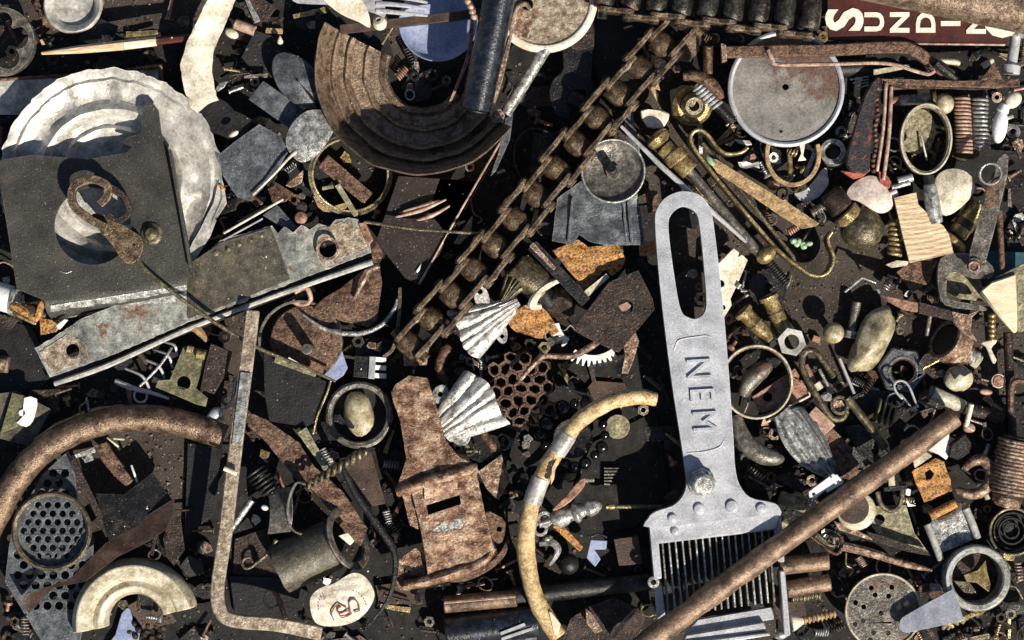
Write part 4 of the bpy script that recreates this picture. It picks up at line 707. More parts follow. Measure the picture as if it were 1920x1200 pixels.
# drawer pull, coat hook, rods
add('drawer_pull', 'long brass and steel bolt with turned collars, lying left of the hooked strap', 'bolt', [
    P('button', 'brass', lathe([(0, 0), (16, 2), (24, 10), (22, 20), (12, 26), (0, 26)], (1228, 252, 64), (.66, .75, 0), 24)), P('collar', 'brass', cyl((1246, 276, 62), (1262, 292, 62), 17, 22)),
    P('collar', 'brass', cyl((1262, 286, 62), (1276, 304, 62), 22, 22), label='wide ringed collar'), P('collar', 'brass', cyl((1276, 302, 62), (1296, 322, 62), 19, 22)),
    P('rod', 'steel', cyl((1294, 320, 60), (1424, 474, 56), 9, 16)), P('nut', 'brass', ball((1436, 476, 60), (20, 15, 15), -40)), P('thread', 'darksteel', thread((1440, 486, 52), (1472, 524, 46), 9, 5))])
add1('chrome_rod', 'slim bright rod running from the diagonal chain past the brass collars', 'rod', 'chrome', tube([(1166, 238, 72), (1240, 312, 70), (1330, 392, 66), (1398, 452, 62)], [3, 5, 5, 3], 8, curve=False))
add1('brass_edge_strip', 'thin brass strip beside the slim bright rod', 'strip', 'bronze', tube([(1196, 252, 56), (1290, 336, 54), (1390, 448, 50)], 3, 6, curve=False))
hk = [(1402, 278, 50), (1388, 288, 50), (1362, 290, 50), (1344, 278, 50), (1328, 256, 50), (1312, 246, 50), (1298, 254, 50), (1300, 276, 50), (1340, 330, 50), (1400, 402, 48), (1460, 470, 46), (1500, 502, 44), (1520, 514, 44), (1542, 514, 44), (1556, 500, 44), (1560, 480, 44), (1552, 458, 44), (1550, 446, 44), (1558, 434, 44)]
add('coat_hook', 'long brass strap bent into a hook at both ends, lying on its edge', 'hook', [P('strap', 'bronze', tube(hk, 1, sq=(7, 46), res=5)), P('worn_edge', 'brass', tube([(x, y, z+24) for x, y, z in hk], 3.4, 6, res=5)), P('inner_rod', 'bronze', tube([(1318, 270, 66), (1400, 372, 64), (1486, 480, 62), (1490, 496, 60)], 4, 8, curve=False))])
add1('notched_strip', 'flat yellow rusty strip with a notched edge', 'strip', 'yellowrust', poly([(1326, 298), (1344, 300), (1400, 334), (1462, 372), (1466, 376), (1472, 374), (1480, 382), (1534, 418), (1526, 424), (1502, 428), (1460, 402), (1408, 366), (1378, 346), (1346, 324)], 62, 66, sub=16, jit=.8, fz=tl(1430, 360, .03, -.05)), wz=(2, 20))
add('green_lichen', 'crumb of pale green lichen on the hooked strap', 'lichen', [P('lobe', 'green', *[ball((1488+5.4*i+3*math.sin(i*3), 452+4*math.sin(i*2.1)+i*1.6, 70+3*math.cos(i)), (6.5, 5.5, 5), i*40, .45, i, 9, 7) for i in range(6)])])
add1('verdigris_tip', 'green tarnished tip of the yellow strip', 'crumb', 'green', ball((1332, 302, 68), (11, 6, 4), 50, .5, 2, 10, 7))
add('gauge_ring', 'open brass ring with small clock parts inside, below the steel lid', 'ring', [P('hoop', 'yellowrust', ring(1486, 290, 48, 48, 8, 16, 56, n=44, a=(-20, 215))), P('post', 'brass', cyl((1482, 282, 30), (1483, 330, 34), 5)), P('clip', 'cream', poly([(1498, 270), (1510, 268), (1506, 292), (1512, 300), (1496, 302), (1502, 288)], 40, 44)), P('bar', 'silver', poly(ln(1532, 274, 1510, 330, 7), 34, 42)), P('spring_coil', 'brass', coil((1476, 284, 44), (1494, 288, 44), 6, 2, 3))])
add1('grey_shell', 'broken pale grey shell with a ragged rim behind the brass ring', 'shell', 'alu', poly([(1490, 362), (1512, 356), (1540, 320), (1550, 318), (1552, 346), (1534, 368), (1516, 378), (1500, 374)], 24, 30, sm=2, sub=10, jit=1.5), wz=(6, 14))
add('short_ferrule', 'short steel ferrule standing open beside the red grip', 'ferrule', [P('tube', 'silver', pipe((1568, 290, 20), (1560, 284, 58), 24, 15, 26)), P('inner', 'black', cyl((1566, 288, 20), (1562, 286, 38), 15.5, 20))])
add('dark_screw', 'dark machine screw lying below the grey shell', 'screw', [P('thread', 'steel', thread((1522, 400, 40), (1556, 380, 44), 9, 6))])
add1('purple_spring', 'small dull purple spring at the lower end of the notched strip', 'spring', 'copper', coil((1478, 436, 30), (1496, 424, 34), 6, 2, 5))
add1('torn_foil', 'torn scraps of pale foil above the notched strip', 'foil', 'pewter', poly([(1384, 304), (1398, 302), (1410, 306), (1422, 302), (1424, 316), (1412, 312), (1400, 316), (1386, 312)], 40, 43, sub=7, jit=1.5), poly([(1376, 262), (1406, 264), (1410, 272), (1398, 274), (1386, 270)], 44, 47), wz=(5, 9))
add1('rust_lump', 'small pinkish brown pebble lying under the notched strip', 'pebble', 'rustpink', ball((1450, 345, 30), (13, 11, 10), 20, .2, 5))
add('brass_knob', 'brass cap nut with a stepped front, right of the cream shard', 'nut', [P('base', 'ceramic', poly([(1258, 168), (1280, 158), (1326, 160), (1338, 190), (1320, 224), (1280, 226), (1262, 214)], 22, 28)), P('collar', 'brass', lathe([(22, 0), (37, 0), (38, 12), (30, 22), (22, 22)], (1298, 194, 28), (.12, .25, 1), 30, closed=True)), P('boss', 'bronze', lathe([(0, 0), (22, 0), (23, 34), (16, 42), (9, 42), (9, 30), (0, 30)], (1296, 190, 28), (.12, .25, 1), 26))])
add('coil_screw', 'steel spring on a dark peg, above the brass cap nut', 'spring', [P('coil', 'chrome', coil((1306, 160, 84), (1346, 198, 80), 10, 3, 7)), P('peg', 'darksteel', cyl((1340, 192, 80), (1376, 228, 74), 10, 16)), P('tip_pin', 'silver', cyl((1362, 234, 76), (1382, 218, 80), 2.4, 6))])
add1('rusty_arc', 'thick rusty curved arc over the steel spring', 'arc', 'rust', tube([(1282, 143, 96), (1306, 142, 98), (1330, 154, 98), (1346, 172, 96), (1352, 184, 94)], [8, 11, 12, 10, 6], 9), wz=(2, 8))
add1('ivory_shard', 'ivory shard with a broken edge left of the brass cap nut', 'china shard', 'cream', poly([(1200, 208), (1228, 206), (1255, 214), (1246, 236), (1238, 240), (1214, 238)], 34, 50, sm=2), bv=3)
add1('thorn_fragment', 'jagged little brass thorns hanging on the chain', 'fragment', 'yellowrust', poly([(1222, 150), (1234, 156), (1238, 170), (1228, 166), (1232, 190), (1220, 168)], 60, 64))
add1('grey_card', 'grey slip showing between chain and spring', 'slip', 'ribbed', poly([(1252, 112), (1288, 60), (1310, 70), (1312, 96), (1290, 116)], 22, 26))
add1('rusty_peg', 'rusty peg standing upright below the dark timing chain', 'peg', 'rust', cyl((1328, 86, 40), (1328, 138, 36), 9), wxy=(2, 8))
add('flywheel_disc', 'shallow round steel disc with a centre stud and a bright rim', 'disc', [
    P('dish', 'steel', lathe([(0, 58), (12, 58), (40, 60), (54, 66), (57, 72), (59, 72), (58, 60), (0, 52)], (1150, 320, 0), n=52)), P('rim', 'silver', lathe([(55, 70), (57, 74), (60, 72), (59, 66)], (1150, 320, 0), n=52, closed=True)),
    P('stud', 'darksteel', cyl((1150, 322, 58), (1146, 316, 92), 9, 16)), P('nut', 'steel', hexn(1150, 322, 58, 68, 15, 0, 10))])
add('grey_box', 'battered grey painted box front with ridges, under the round steel disc', 'box', [P('face', 'slate', poly([(1046, 372), (1090, 340), (1190, 340), (1206, 440), (1208, 458), (1136, 460), (1104, 452), (1086, 440), (1074, 458), (1036, 452), (1040, 420)], 38, 44, sub=18, jit=1), wz=(5, 30)), P('ridge', 'slate', poly(ln(1074, 372, 1066, 452, 5), 44, 50), poly(ln(1176, 372, 1184, 456, 5), 44, 50), poly(ln(1166, 374, 1174, 456, 3), 44, 48))])
add1('grey_post', 'grey painted upright strip behind the slim bright rod', 'strip', 'slate', poly([(1170, 220), (1184, 206), (1196, 260), (1200, 290), (1180, 270)], 24, 30))
add1('rust_bottle', 'small rusty red wedge beside the grey box', 'wedge', 'rust', poly([(1210, 360), (1232, 358), (1240, 390), (1216, 400)], 22, 34))
add1('rust_crumb_plate', 'small rust plate touching the scraper handle', 'scrap', 'rustorange', poly([(1198, 458), (1226, 452), (1232, 478), (1200, 480)], 30, 36, jit=1.5))
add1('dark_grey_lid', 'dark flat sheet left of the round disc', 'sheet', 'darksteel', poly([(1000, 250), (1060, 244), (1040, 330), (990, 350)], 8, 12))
# ================================================================ centre
add1('orange_plate', 'flaking orange rusty plate with a slot, under the grey box', 'plate', 'rustorange', poly([(1036, 470), (1084, 450), (1104, 464), (1160, 458), (1172, 486), (1164, 506), (1148, 518), (1134, 506), (1104, 536), (1092, 546), (1076, 520), (1056, 494)], 34, 44, sub=12, jit=1.5), wz=(6, 18))
add('slot_key', 'cream key blank pushed through the slot of the orange plate', 'key', [P('blade', 'palepebble', poly(ln(1098, 552, 1140, 516, 13, 9), 50, 56))])
add1('rust_block', 'lower flaking orange rusty block with a sawn notch, left of the dark plate', 'plate', 'rustorange', poly([(956, 592), (984, 572), (1016, 576), (1030, 590), (1048, 622), (1034, 630), (1030, 620), (1022, 628), (1026, 636), (1010, 634), (966, 622), (948, 602)], 34, 46, sub=10, jit=1.5), wz=(6, 16))
add('lead_tube', 'short dull lead tube with a torn pale lip, above the shell ornaments', 'tube', [P('tube', 'bronze', cyl((966, 498, 48), (1022, 548, 50), 31, 24), wz=(3, 16), wxy=(4, 20)), P('torn_lip', 'palepebble', tube([(1052, 524, 66), (1028, 534, 72), (1008, 550, 74), (998, 572, 66), (1014, 574, 58)], [4, 7, 8, 9, 5], 8)), P('bore', 'black', ball((1020, 556, 50), (26, 20, 16), 40, .2))])
add1('round_rust_plug', 'dark round rust plug beside the torn lead tube', 'plug', 'rustdark', cyl((1050, 560, 30), (1046, 582, 54), 30, 24), wxy=(4, 14))
add1('dark_strap', 'dark flat strap slanting across the orange plates', 'strap', 'darksteel', poly(ln(998, 460, 1098, 566, 22), 66, 70))
add1('tan_edge_strip', 'tan bare edged strip above the torn lead tube', 'strip', 'rustpink', poly(ln(996, 458, 1040, 504, 10, 7), 72, 76))
add('dark_square_plate', 'square blackened plate with a small hole, left of the scraper handle', 'plate', [P('plate', 'rustdark', poly([(1142, 530), (1196, 508), (1222, 560), (1226, 580), (1160, 660), (1108, 636), (1078, 620), (1092, 596)], 62, 68, [circ(1172, 576, 15, 12)], sub=22), wz=(3, 26)), P('hole_flap', 'copperpale', poly([(1158, 574), (1176, 566), (1184, 574), (1170, 588)], 56, 62))])
add1('wood_splinter', 'reddish wood splinter standing below the square blackened plate', 'splinter', 'rustpink', poly([(1166, 640), (1190, 620), (1198, 640), (1186, 680), (1172, 712), (1164, 706), (1172, 666)], 50, 62), wz=(3, 8))
add1('olive_shim', 'olive shim behind the reddish wood splinter', 'shim', 'oliveyellow', poly([(1148, 690), (1172, 668), (1176, 700), (1160, 702)], 36, 40))
def gear_arc(cx, cy, r, a0, a1, n, z, tooth):
    o = [];
    for i in range(n*4+1):
        t = R(a0+(a1-a0)*i/(n*4)); q = r+(tooth if i % 4 in (1, 2) else 0); o.append((cx+q*math.cos(t), cy+q*math.sin(t)))
    for i in range(12, -1, -1):
        t = R(a0+(a1-a0)*i/12); o.append((cx+(r-10)*math.cos(t), cy+(r-10)*math.sin(t)))
    return poly(o, z, z+5)
add1('white_gear', 'edge of a white toothed gear, the longer toothed arc below the square plate', 'gear', 'white', gear_arc(1112, 610, 66, 52, 126, 9, 36, 12), bv=.6)
add1('white_rack', 'short white toothed piece above the rusty twig', 'gear', 'white', gear_arc(1090, 600, 52, 122, 172, 4, 30, 9), bv=.6)
add('rusty_twig', 'rusty forked twig of iron crossing the white gear', 'rod', [P('stem', 'rustpink', tube([(976, 712, 60), (1008, 676, 62), (1026, 668, 62), (1072, 668, 60), (1104, 652, 58), (1122, 640, 56)], [4, 5, 5, 6, 7, 5], 8), wz=(2, 8)), P('fork', 'copperpale', tube([(990, 692, 58), (1016, 664, 56)], 3.4, 6, curve=False))])
def shell_f(cx, cy, a0, a1, r0, r1, ribs, z, flare):
    def f(u, v):
        t = R(a0+(a1-a0)*(v+(.5-v)*(1-u)**2*flare)+5*u*math.sin(v*3)*flare); vv = v+.035*math.sin(v*11+cx)+.02*math.sin(u*5+v*7)
        g = abs(math.sin(ribs*math.pi*vv))**.4; rr = r0+(r1-r0)*u*(1+.03*g+.04*math.sin(v*8+cy))
        return (cx+rr*math.cos(t), cy+rr*math.sin(t), z+18*math.sin(u*2.4)+(9*u+3)*g-12*(2*v-1)**2+2.5*noise.noise(Vector((u*7, v*16, cx))))
    return f
def ear(x, y, r, z): return poly(circ(x, y, r, 20, r*1.25, 30), z, z+6, [circ(x, y, r*.32, 12)])
add('shell_ornament', 'upper white cast shell ornament with fan ribs and screw ears', 'ornament', [P('fan', 'shell', grid(shell_f(1014, 540, 131, 166, 50, 174, 5, 46, .25), 14, 48, 5), bv=0), P('ear', 'shell', poly(circ(903, 558, 14, 22, 27, -15), 50, 56, [circ(900, 547, 5, 12)])), P('ear', 'shell', poly(circ(938, 620, 12, 22, 24, -15), 50, 56, [circ(941, 630, 4, 12)])), P('upper_fan', 'bronze', grid(shell_f(924, 592, -74, -40, 20, 84, 5, 40, .2), 8, 40, 4), bv=0)])
add('shell_ornament', 'lower white cast shell ornament spreading to the upper right', 'ornament', [P('fan', 'shell', grid(shell_f(742, 872, -54, -20, 92, 222, 5, 54, .15), 14, 44, 6), bv=0), P('ear', 'silver', ear(826, 740, 15, 50)), P('ear', 'silver', ear(866, 818, 16, 50))])
hx = []
for q in range(-4, 5):
    for r in range(-4, 5):
        x, y = 978+23*(q+.5*(r % 2))+r*2.5, 730+20*r-q*2
        if abs(x-978-(y-730)*.15) < 50 and abs(y-730) < 64 and (x-978)**2+(y-730)**2 < 66**2: hx.append((x, y))
add('honeycomb', 'rusty honeycomb grille of little hexagon cells beside the lower shell', 'grille', [P('cell', 'rust', poly(circ(x, y, 13.8, 6, rot=28), 22, 44+4*noise.noise(Vector((x, y, 0))*.04), [circ(x, y, 9.6, 6, rot=28)]), wxy=(9, 34), bv=.6) for x, y in hx])
cn = [(1230, 752, 84), (1186, 748, 84), (1130, 764, 84), (1086, 794, 84), (1056, 832, 84), (1030, 872, 84), (1008, 918, 82), (994, 964, 80), (988, 1014, 78), (992, 1064, 76), (1004, 1112, 74), (1022, 1150, 72), (1048, 1190, 70)]
def seg(P_, i, j, k): return tube(P_[i:j], k, 12, res=5)
add('cane_hoop', 'broken bamboo cane bent in an arc with two grey tape bands', 'cane', [P('cane', 'cane', tube(cn, [13, 15, 15, 16, 16, 15, 16, 16, 17, 17, 16, 17, 17], 14, res=5), wxy=(3, 24)), P('band', 'pewter', tube([(1066, 818, 85), (1056, 834, 85), (1044, 852, 85)], 17.4, 14)), P('band', 'pewter', tube([(1016, 898, 83), (1007, 922, 83), (1000, 944, 82)], 17.6, 14), label='lower grey tape band'),
    P('split', 'rustdark', poly([(1030, 868), (1040, 860), (1036, 884), (1028, 900), (1022, 896)], 97, 100)), P('bare_cut', 'woodpale', poly([(1030, 1142), (1036, 1144), (1052, 1166), (1048, 1184), (1040, 1184)], 86, 90, fz=None)), P('peel', 'wood', poly([(1036, 876), (1044, 862), (1040, 898), (1034, 910)], 98, 102))])
balls = [(1055, 763, 13), (1099, 757, 12), (1024, 794, 14), (1130, 796, 9), (1134, 816, 9), (1128, 838, 12), (1115, 853, 9), (1097, 868, 12), (1078, 874, 10), (1060, 870, 9), (1022, 834, 9), (1040, 778, 9), (1077, 757, 9), (1116, 770, 12), (1014, 815, 11), (1034, 856, 12), (1046, 866, 8)]
add('ball_bracelet', 'ring of shiny dark steel beads around a black disc, behind the cane', 'bracelet', [P('bead', 'bead', ball((x, y, 40), r)) for i, (x, y, r) in enumerate(balls)]+[P('inner_disc', 'darksteel', lathe([(0, 20), (34, 20), (38, 26), (36, 30), (0, 24)], (1074, 822, 0), n=32))])
add1('round_scale', 'olive brown round scale lying under the cane', 'scale', 'oliveyellow', poly(circ(1158, 800, 23, 20), 18, 22))
add1('brown_paper', 'torn brown card corner above the cane', 'card', 'leather', poly([(1112, 714), (1172, 718), (1176, 738), (1120, 760), (1108, 742), (1098, 730)], 10, 13))
add1('cane_shade_sheet', 'wide black sheet standing in for shade between the cane and the scraper', 'shade sheet', 'felt', poly([(1110, 830), (1230, 770), (1256, 920), (1190, 990), (1070, 1000), (1080, 900)], 6, 11))  # black sheet in place of the deep shadow left of the scraper
add('comb_teeth', 'little steel comb end with fading teeth on the black shade sheet', 'comb', [P('tooth', 'steel', poly(rect(1147-i*1.8, 878+6*i, 30-3.6*i, 3), 14, 22)) for i in range(7)])
add1('orange_leaf', 'curled orange leather strip right of the lower tape band', 'strip', 'copper', poly([(1036, 954), (1060, 930), (1086, 900), (1098, 898), (1094, 914), (1070, 940), (1044, 956)], 60, 68, sm=2), bv=3)
add1('olive_pin_stub', 'short olive stub at the tip of the orange strip', 'stub', 'oliveyellow', cyl((1096, 900, 56), (1114, 900, 56), 4))
add('baluster_key', 'ornate silver turned handle with ringed waist and pierced end', 'handle', [P('turned', 'silver', lathe([(0, 0), (6, 2), (14, 12), (17, 26), (10, 34), (13, 38), (13, 42), (19, 46), (21, 50), (19, 54), (13, 58), (13, 62), (18, 72), (19, 84), (12, 96), (5, 100), (4, 116), (8, 122), (0, 124)], (1128, 946, 56), (-1, .32, 0), 24)), P('pierced_end', 'silver', ring(1022, 974, 56, 12, 7, 8, n=20), ring(1014, 992, 54, 11, 6, 8, n=20))])
add1('clutch_piece', 'crooked bright fastener below the silver handle', 'fastener', 'silver', tube([(1012, 1020, 40), (1036, 1018, 46), (1046, 1030, 46), (1040, 1046, 42), (1030, 1060, 36)], [5, 7, 7, 5, 3], 8), ball((1028, 1012, 42), (10, 8, 8), 0, .3))
add1('rust_lath', 'rusty lath under the silver handle', 'lath', 'rustorange', poly(ln(1042, 982, 1090, 1030, 16, 11), 34, 40))
add('blue_bracket', 'pale blue steel bracket folded into a V shape', 'bracket', [P('wing', 'blue', poly([(1108, 1012), (1138, 1014), (1136, 1030), (1114, 1030), (1126, 1048), (1116, 1062), (1100, 1046)], 46, 52)), P('rim', 'darksteel', tube([(1106, 1008, 44), (1122, 1002, 46), (1138, 1008, 46)], 3, 6))])
add1('iron_ball', 'dark iron ball beneath the cane', 'ball', 'darksteel', ball((1066, 1058, 36), 20))
add1('black_box', 'dark brown broken box in the shade left of the scraper', 'box', 'leather', poly([(1150, 1010), (1196, 1004), (1204, 1056), (1160, 1060)], 10, 44))
add1('ochre_pin', 'thin brown pin with a yellow end, left of the scraper shoulder', 'pin', 'bronze', cyl((1138, 950, 40), (1240, 950, 40), 4, 8))
add1('yellow_ferrule', 'tiny yellow ferrule on the brown pin', 'ferrule', 'brass', cyl((1136, 950, 40), (1152, 950, 40), 5.2, 10))
add('black_bar', 'dark round bar crossing low behind the cane', 'bar', [P('bar', 'darksteel', cyl((1000, 1114, 34), (1220, 1090, 30), 18, 18)), P('end', 'black', cyl((960, 1118, 34), (1002, 1114, 34), 20, 18))])
add('lower_rod', 'short polished rod below the latch at the bottom', 'rod', [P('rod', 'rod', cyl((833, 1134, 46), (968, 1122, 46), 16, 20)), P('pale_line', 'copperpale', cyl((834, 1130, 58), (966, 1119, 58), 4, 8))])  # paler line along the top of the rod
add('glass_tube', 'black glossy cylinder with reflected bands painted as bright strips at the bottom edge', 'cylinder', [P('barrel', 'navy', cyl((836, 1186, 40), (1010, 1164, 40), 32, 26)), P('glint_stripe', 'chrome', poly(ln(938, 1186, 984, 1168, 6), 72, 76), poly(ln(940, 1196, 998, 1176, 6), 70, 74)), P('cap', 'slate', cyl((984, 1196, 36), (1004, 1190, 40), 10))])  # bright strips stand in for reflections on the barrel
add1('rust_tongue', 'dark rusty plate with a pale patch at the bottom, right of the cane', 'plate', 'rustdark', poly([(1052, 1210), (1070, 1160), (1100, 1140), (1150, 1120), (1196, 1140), (1210, 1160), (1190, 1210)], 28, 34, sub=20), wz=(6, 30))
add1('rust_curl', 'curled pale rusty flake on the dark plate at the bottom', 'flake', 'rustpink', poly([(1098, 1140), (1110, 1150), (1130, 1182), (1116, 1188), (1100, 1168)], 42, 46, sub=10), poly([(1190, 1140), (1194, 1146), (1168, 1176), (1150, 1200), (1146, 1196), (1170, 1160)], 40, 48), wz=(4, 14))
add1('tan_block', 'tan card wedge right of the latch shoulder', 'wedge', 'rustpink', poly([(896, 884), (940, 852), (956, 900), (934, 938), (912, 916)], 26, 32, sub=16), wz=(4, 14))
add1('rusty_worm', 'knobbly rusty stick above the tan wedge', 'stick', 'rust', tube([(892, 800, 40), (908, 814, 42), (922, 836, 42), (926, 846, 40)], [5, 8, 8, 5], 8), wxy=(3, 7))
add1('rust_bone', 'knobbly rusty peg between the chain end and the shells', 'peg', 'rust', tube([(842, 648, 30), (828, 668, 32), (824, 690, 32), (836, 716, 28)], [8, 9, 9, 6], 8), wxy=(3, 7))
add1('chain_end_flap', 'tan triangular flap at the lower end of the diagonal chain', 'flap', 'rustpink', poly([(756, 664), (806, 630), (800, 684), (758, 686)], 34, 40))
add1('steel_spatula', 'thin dull spatula blade right of the wire hoop', 'blade', 'bronze', tube([(750, 540, 40), (748, 600, 42), (738, 650, 40), (720, 668, 36)], 1, sq=(7, 24)))
# ================================================================ the big scraper
body = [(1231, 424), (1236, 398), (1250, 380), (1270, 370), (1290, 368), (1312, 374), (1328, 390), (1336, 412), (1344, 470), (1352, 540), (1360, 620), (1368, 720), (1375, 820), (1378, 872), (1386, 906), (1406, 930), (1440, 938), (1456, 944), (1462, 962), (1430, 964), (1228, 986), (1219, 968), (1234, 955), (1262, 946), (1280, 930), (1289, 906), (1286, 876), (1276, 810), (1262, 720), (1249, 620), (1238, 520)]
slot = spl([(1256, 440), (1260, 412), (1282, 396), (1306, 408), (1314, 440), (1322, 520), (1325, 580), (1312, 600), (1294, 600), (1278, 584), (1266, 520)], 5, True)
zt = 94
add('curry_scraper', 'big aluminium scraper with a slotted handle stamped NEM and a head full of thin blades', 'scraper', [
    P('handle', 'alu', poly(spl(body, 3, True), zt-26, zt, [slot]), bv=5),
    P('panel_line', 'alu', tube([(1266, 660, zt), (1274, 642, zt+1), (1300, 636, zt+1), (1330, 634, zt+1), (1344, 652, zt)], 1.2, 6), tube([(1290, 848, zt), (1320, 846, zt+1), (1348, 838, zt+1), (1358, 824, zt)], 1.2, 6)),
    *[P('letter', 'alu', txt(ch, x, y, zt-1, zt+5, 64, 86.5, 0, .86), bv=0) for ch, x, y in (('N', 1309, 694), ('E', 1315, 741), ('M', 1320, 790))],
    P('shoulder', 'alu', poly([(1220, 968), (1456, 944), (1462, 966), (1456, 990), (1236, 1016), (1224, 1010)], zt-50, zt-9), bv=3),
    P('stud', 'alu', *[lathe([(r, 0), (r-1.5, 5), (0, 6)], (x, y, z), n=18) for x, y, r, z in ((1263, 968, 9, zt), (1312, 951, 11, zt), (1372, 946, 12, zt), (1426, 950, 10, zt), (1268, 993, 8, zt-9))]),
    P('side_wall', 'alu', poly([(1220, 970), (1238, 1012), (1244, 1080), (1230, 1080)], zt-60, zt-6), poly(ln(1238, 1094, 1248, 1180, 15), zt-62, zt-34), bv=2),
    P('side_wall', 'alu', poly([(1448, 962), (1464, 964), (1470, 1050), (1458, 1050)], zt-60, zt-12), poly(ln(1466, 1066, 1476, 1186, 11), zt-62, zt-16), bv=2),
    P('foot_bar', 'alu', poly([(1310, 1160), (1450, 1136), (1456, 1158), (1290, 1188)], zt-62, zt-44), poly([(1290, 1186), (1434, 1162), (1438, 1176), (1280, 1206)], zt-62, zt-30), poly([(1280, 1200), (1440, 1180), (1446, 1186), (1280, 1212)], zt-62, zt-22), bv=2),
    P('corner_foot', 'silver', ball((1466, 1186, zt-36), (14, 9, 10), -10)),
    P('eye_screw', 'silver', ring(1229, 1087, zt-20, 8, 6, 8, n=18)),
    P('bolt', 'silver', lathe([(26, 0), (27, 7), (23, 9), (21, 10), (21, 34), (17, 38), (0, 39)], (1316, 902, zt), (.05, .1, 1), 8)),
    *[P('blade', 'silver' if i % 4 else 'steel', poly(ln(1246+12.2*i, 1012-1.6*i, 1258+12.2*i, 1150-1.6*i, 3.2), zt-58, zt-22-(i % 3)), bv=.6, wxy=(2, 40)) for i in range(17)]])
add1('scraper_shade_plate', 'dark plate added as shade under the blades of the scraper', 'plate', 'black', poly([(1236, 1016), (1456, 990), (1468, 1160), (1250, 1190)], 4, 8))  # black plate added so the gaps between blades stay dark
rp = [(1180, 1232, 100), (1300, 1140, 100), (1500, 995, 94), (1700, 852, 80), (1788, 787, 72)]
add1('long_rusty_rod', 'long rusty iron rod lying diagonally over the scraper head', 'rod', 'rod', tube(rp, [22, 21, 21, 20, 19], 22, res=14), wxy=(2.5, 40))
add('rod_pin', 'upper short rusty pipe right of the scraper head', 'pipe', [P('pipe', 'rod', cyl((1462, 1062, 50), (1554, 1052, 50), 17, 20))])
add('rod_pin', 'lower short rusty pipe right of the scraper head', 'pipe', [P('pipe', 'rod', cyl((1476, 1106, 50), (1557, 1092, 50), 16, 20))])
add1('buried_thread', 'dark threaded stud beneath the two short pipes', 'stud', 'bronze', thread((1484, 1122, 30), (1536, 1116, 30), 10, 7))
add('wood_screw', 'brass wood screw pointing right from the scraper corner', 'screw', [P('thread', 'yellowrust', thread((1506, 1164, 44), (1562, 1152, 40), 9, 8, 12, .6)), P('head', 'palepebble', lathe([(0, 0), (17, 0), (15, 5), (8, 18), (7, 22), (0, 22)], (1486, 1168, 44), (1, -.2, 0), 18))])
# ================================================================ right middle
add('key_ring', 'big worn steel ring standing on edge, right of the scraper handle', 'ring', [P('hoop', 'bronze', ring(1418, 716, 48, 64, 7, 24, 66, n=56)), P('worn_lip', 'ceramic', ring(1418, 716, 61, 65, 4, 4, 67, n=56))])
add1('horn_grip', 'grey horn shaped grip inside the steel ring', 'handle', 'steel', tube([(1444, 684, 40), (1428, 694, 44), (1406, 716, 44), (1394, 742, 40)], [10, 17, 17, 9], 14))
add1('crescent_grip', 'grey crescent shaped handle curving along the scraper handle', 'handle', 'steel', tube([(1380, 780, 44), (1388, 810, 48), (1404, 836, 50), (1432, 854, 50), (1458, 858, 46), (1466, 854, 44)], [12, 16, 18, 18, 14, 7], 14))
add('copper_plate', 'notched copper plate with a hole, half inside the steel ring', 'plate', [P('plate', 'copper', poly([(1410, 744), (1478, 700), (1490, 690), (1500, 704), (1496, 712), (1508, 714), (1510, 722), (1518, 742), (1470, 766), (1426, 774)], 26, 32, [circ(1440, 744, 9, 14)])), P('bright_edge', 'palepebble', tube([(1468, 768, 34), (1518, 742, 34), (1516, 734, 34)], 2.4, 6, curve=False)), P('lower_bend', 'copperpale', poly([(1418, 766), (1450, 752), (1476, 728), (1474, 746), (1456, 764), (1428, 774)], 33, 37))])
add1('brass_offcut', 'thin bent brass offcut below the steel ring', 'offcut', 'palepebble', tube([(1438, 792, 30), (1450, 784, 34), (1472, 772, 34)], [2, 4, 3], 6))
pin = [(1536, 706, 50), (1520, 678, 52), (1508, 656, 52), (1506, 672, 52)]
add('safety_pin', 'large brown safety pin with a coiled end, below the pale nut', 'pin', [P('arm', 'bronze', tube([(1564, 708, 52), (1540, 672, 54), (1522, 658, 54), (1508, 666, 54), (1506, 690, 54), (1524, 728, 54), (1546, 764, 52), (1562, 784, 50), (1580, 784, 50), (1588, 770, 50)], 6, 9)), P('coil', 'bronze', ring(1575, 760, 50, 15, 6, 12, n=26)), P('long_arm', 'bronze', tube([(1588, 746, 54), (1620, 786, 52), (1660, 840, 46)], 8, 9, curve=False))])
add1('copper_stick', 'short orange copper stick with a pale tip inside the safety pin', 'stick', 'copper', poly(ln(1510, 684, 1528, 720, 9), 30, 40))
add1('ivory_tip', 'ivory coloured round tip inside the safety pin', 'tip', 'palepebble', cyl((1530, 718, 44), (1538, 730, 44), 8))
add1('steel_pin_left', 'bright thin nail inside the arms of the safety pin', 'nail', 'silver', cyl((1536, 692, 36), (1560, 738, 34), 3))
add1('steel_pin', 'bright thin nail lying on the board left of the long stone', 'nail', 'chrome', cyl((1574, 672, 22), (1602, 738, 18), 3))
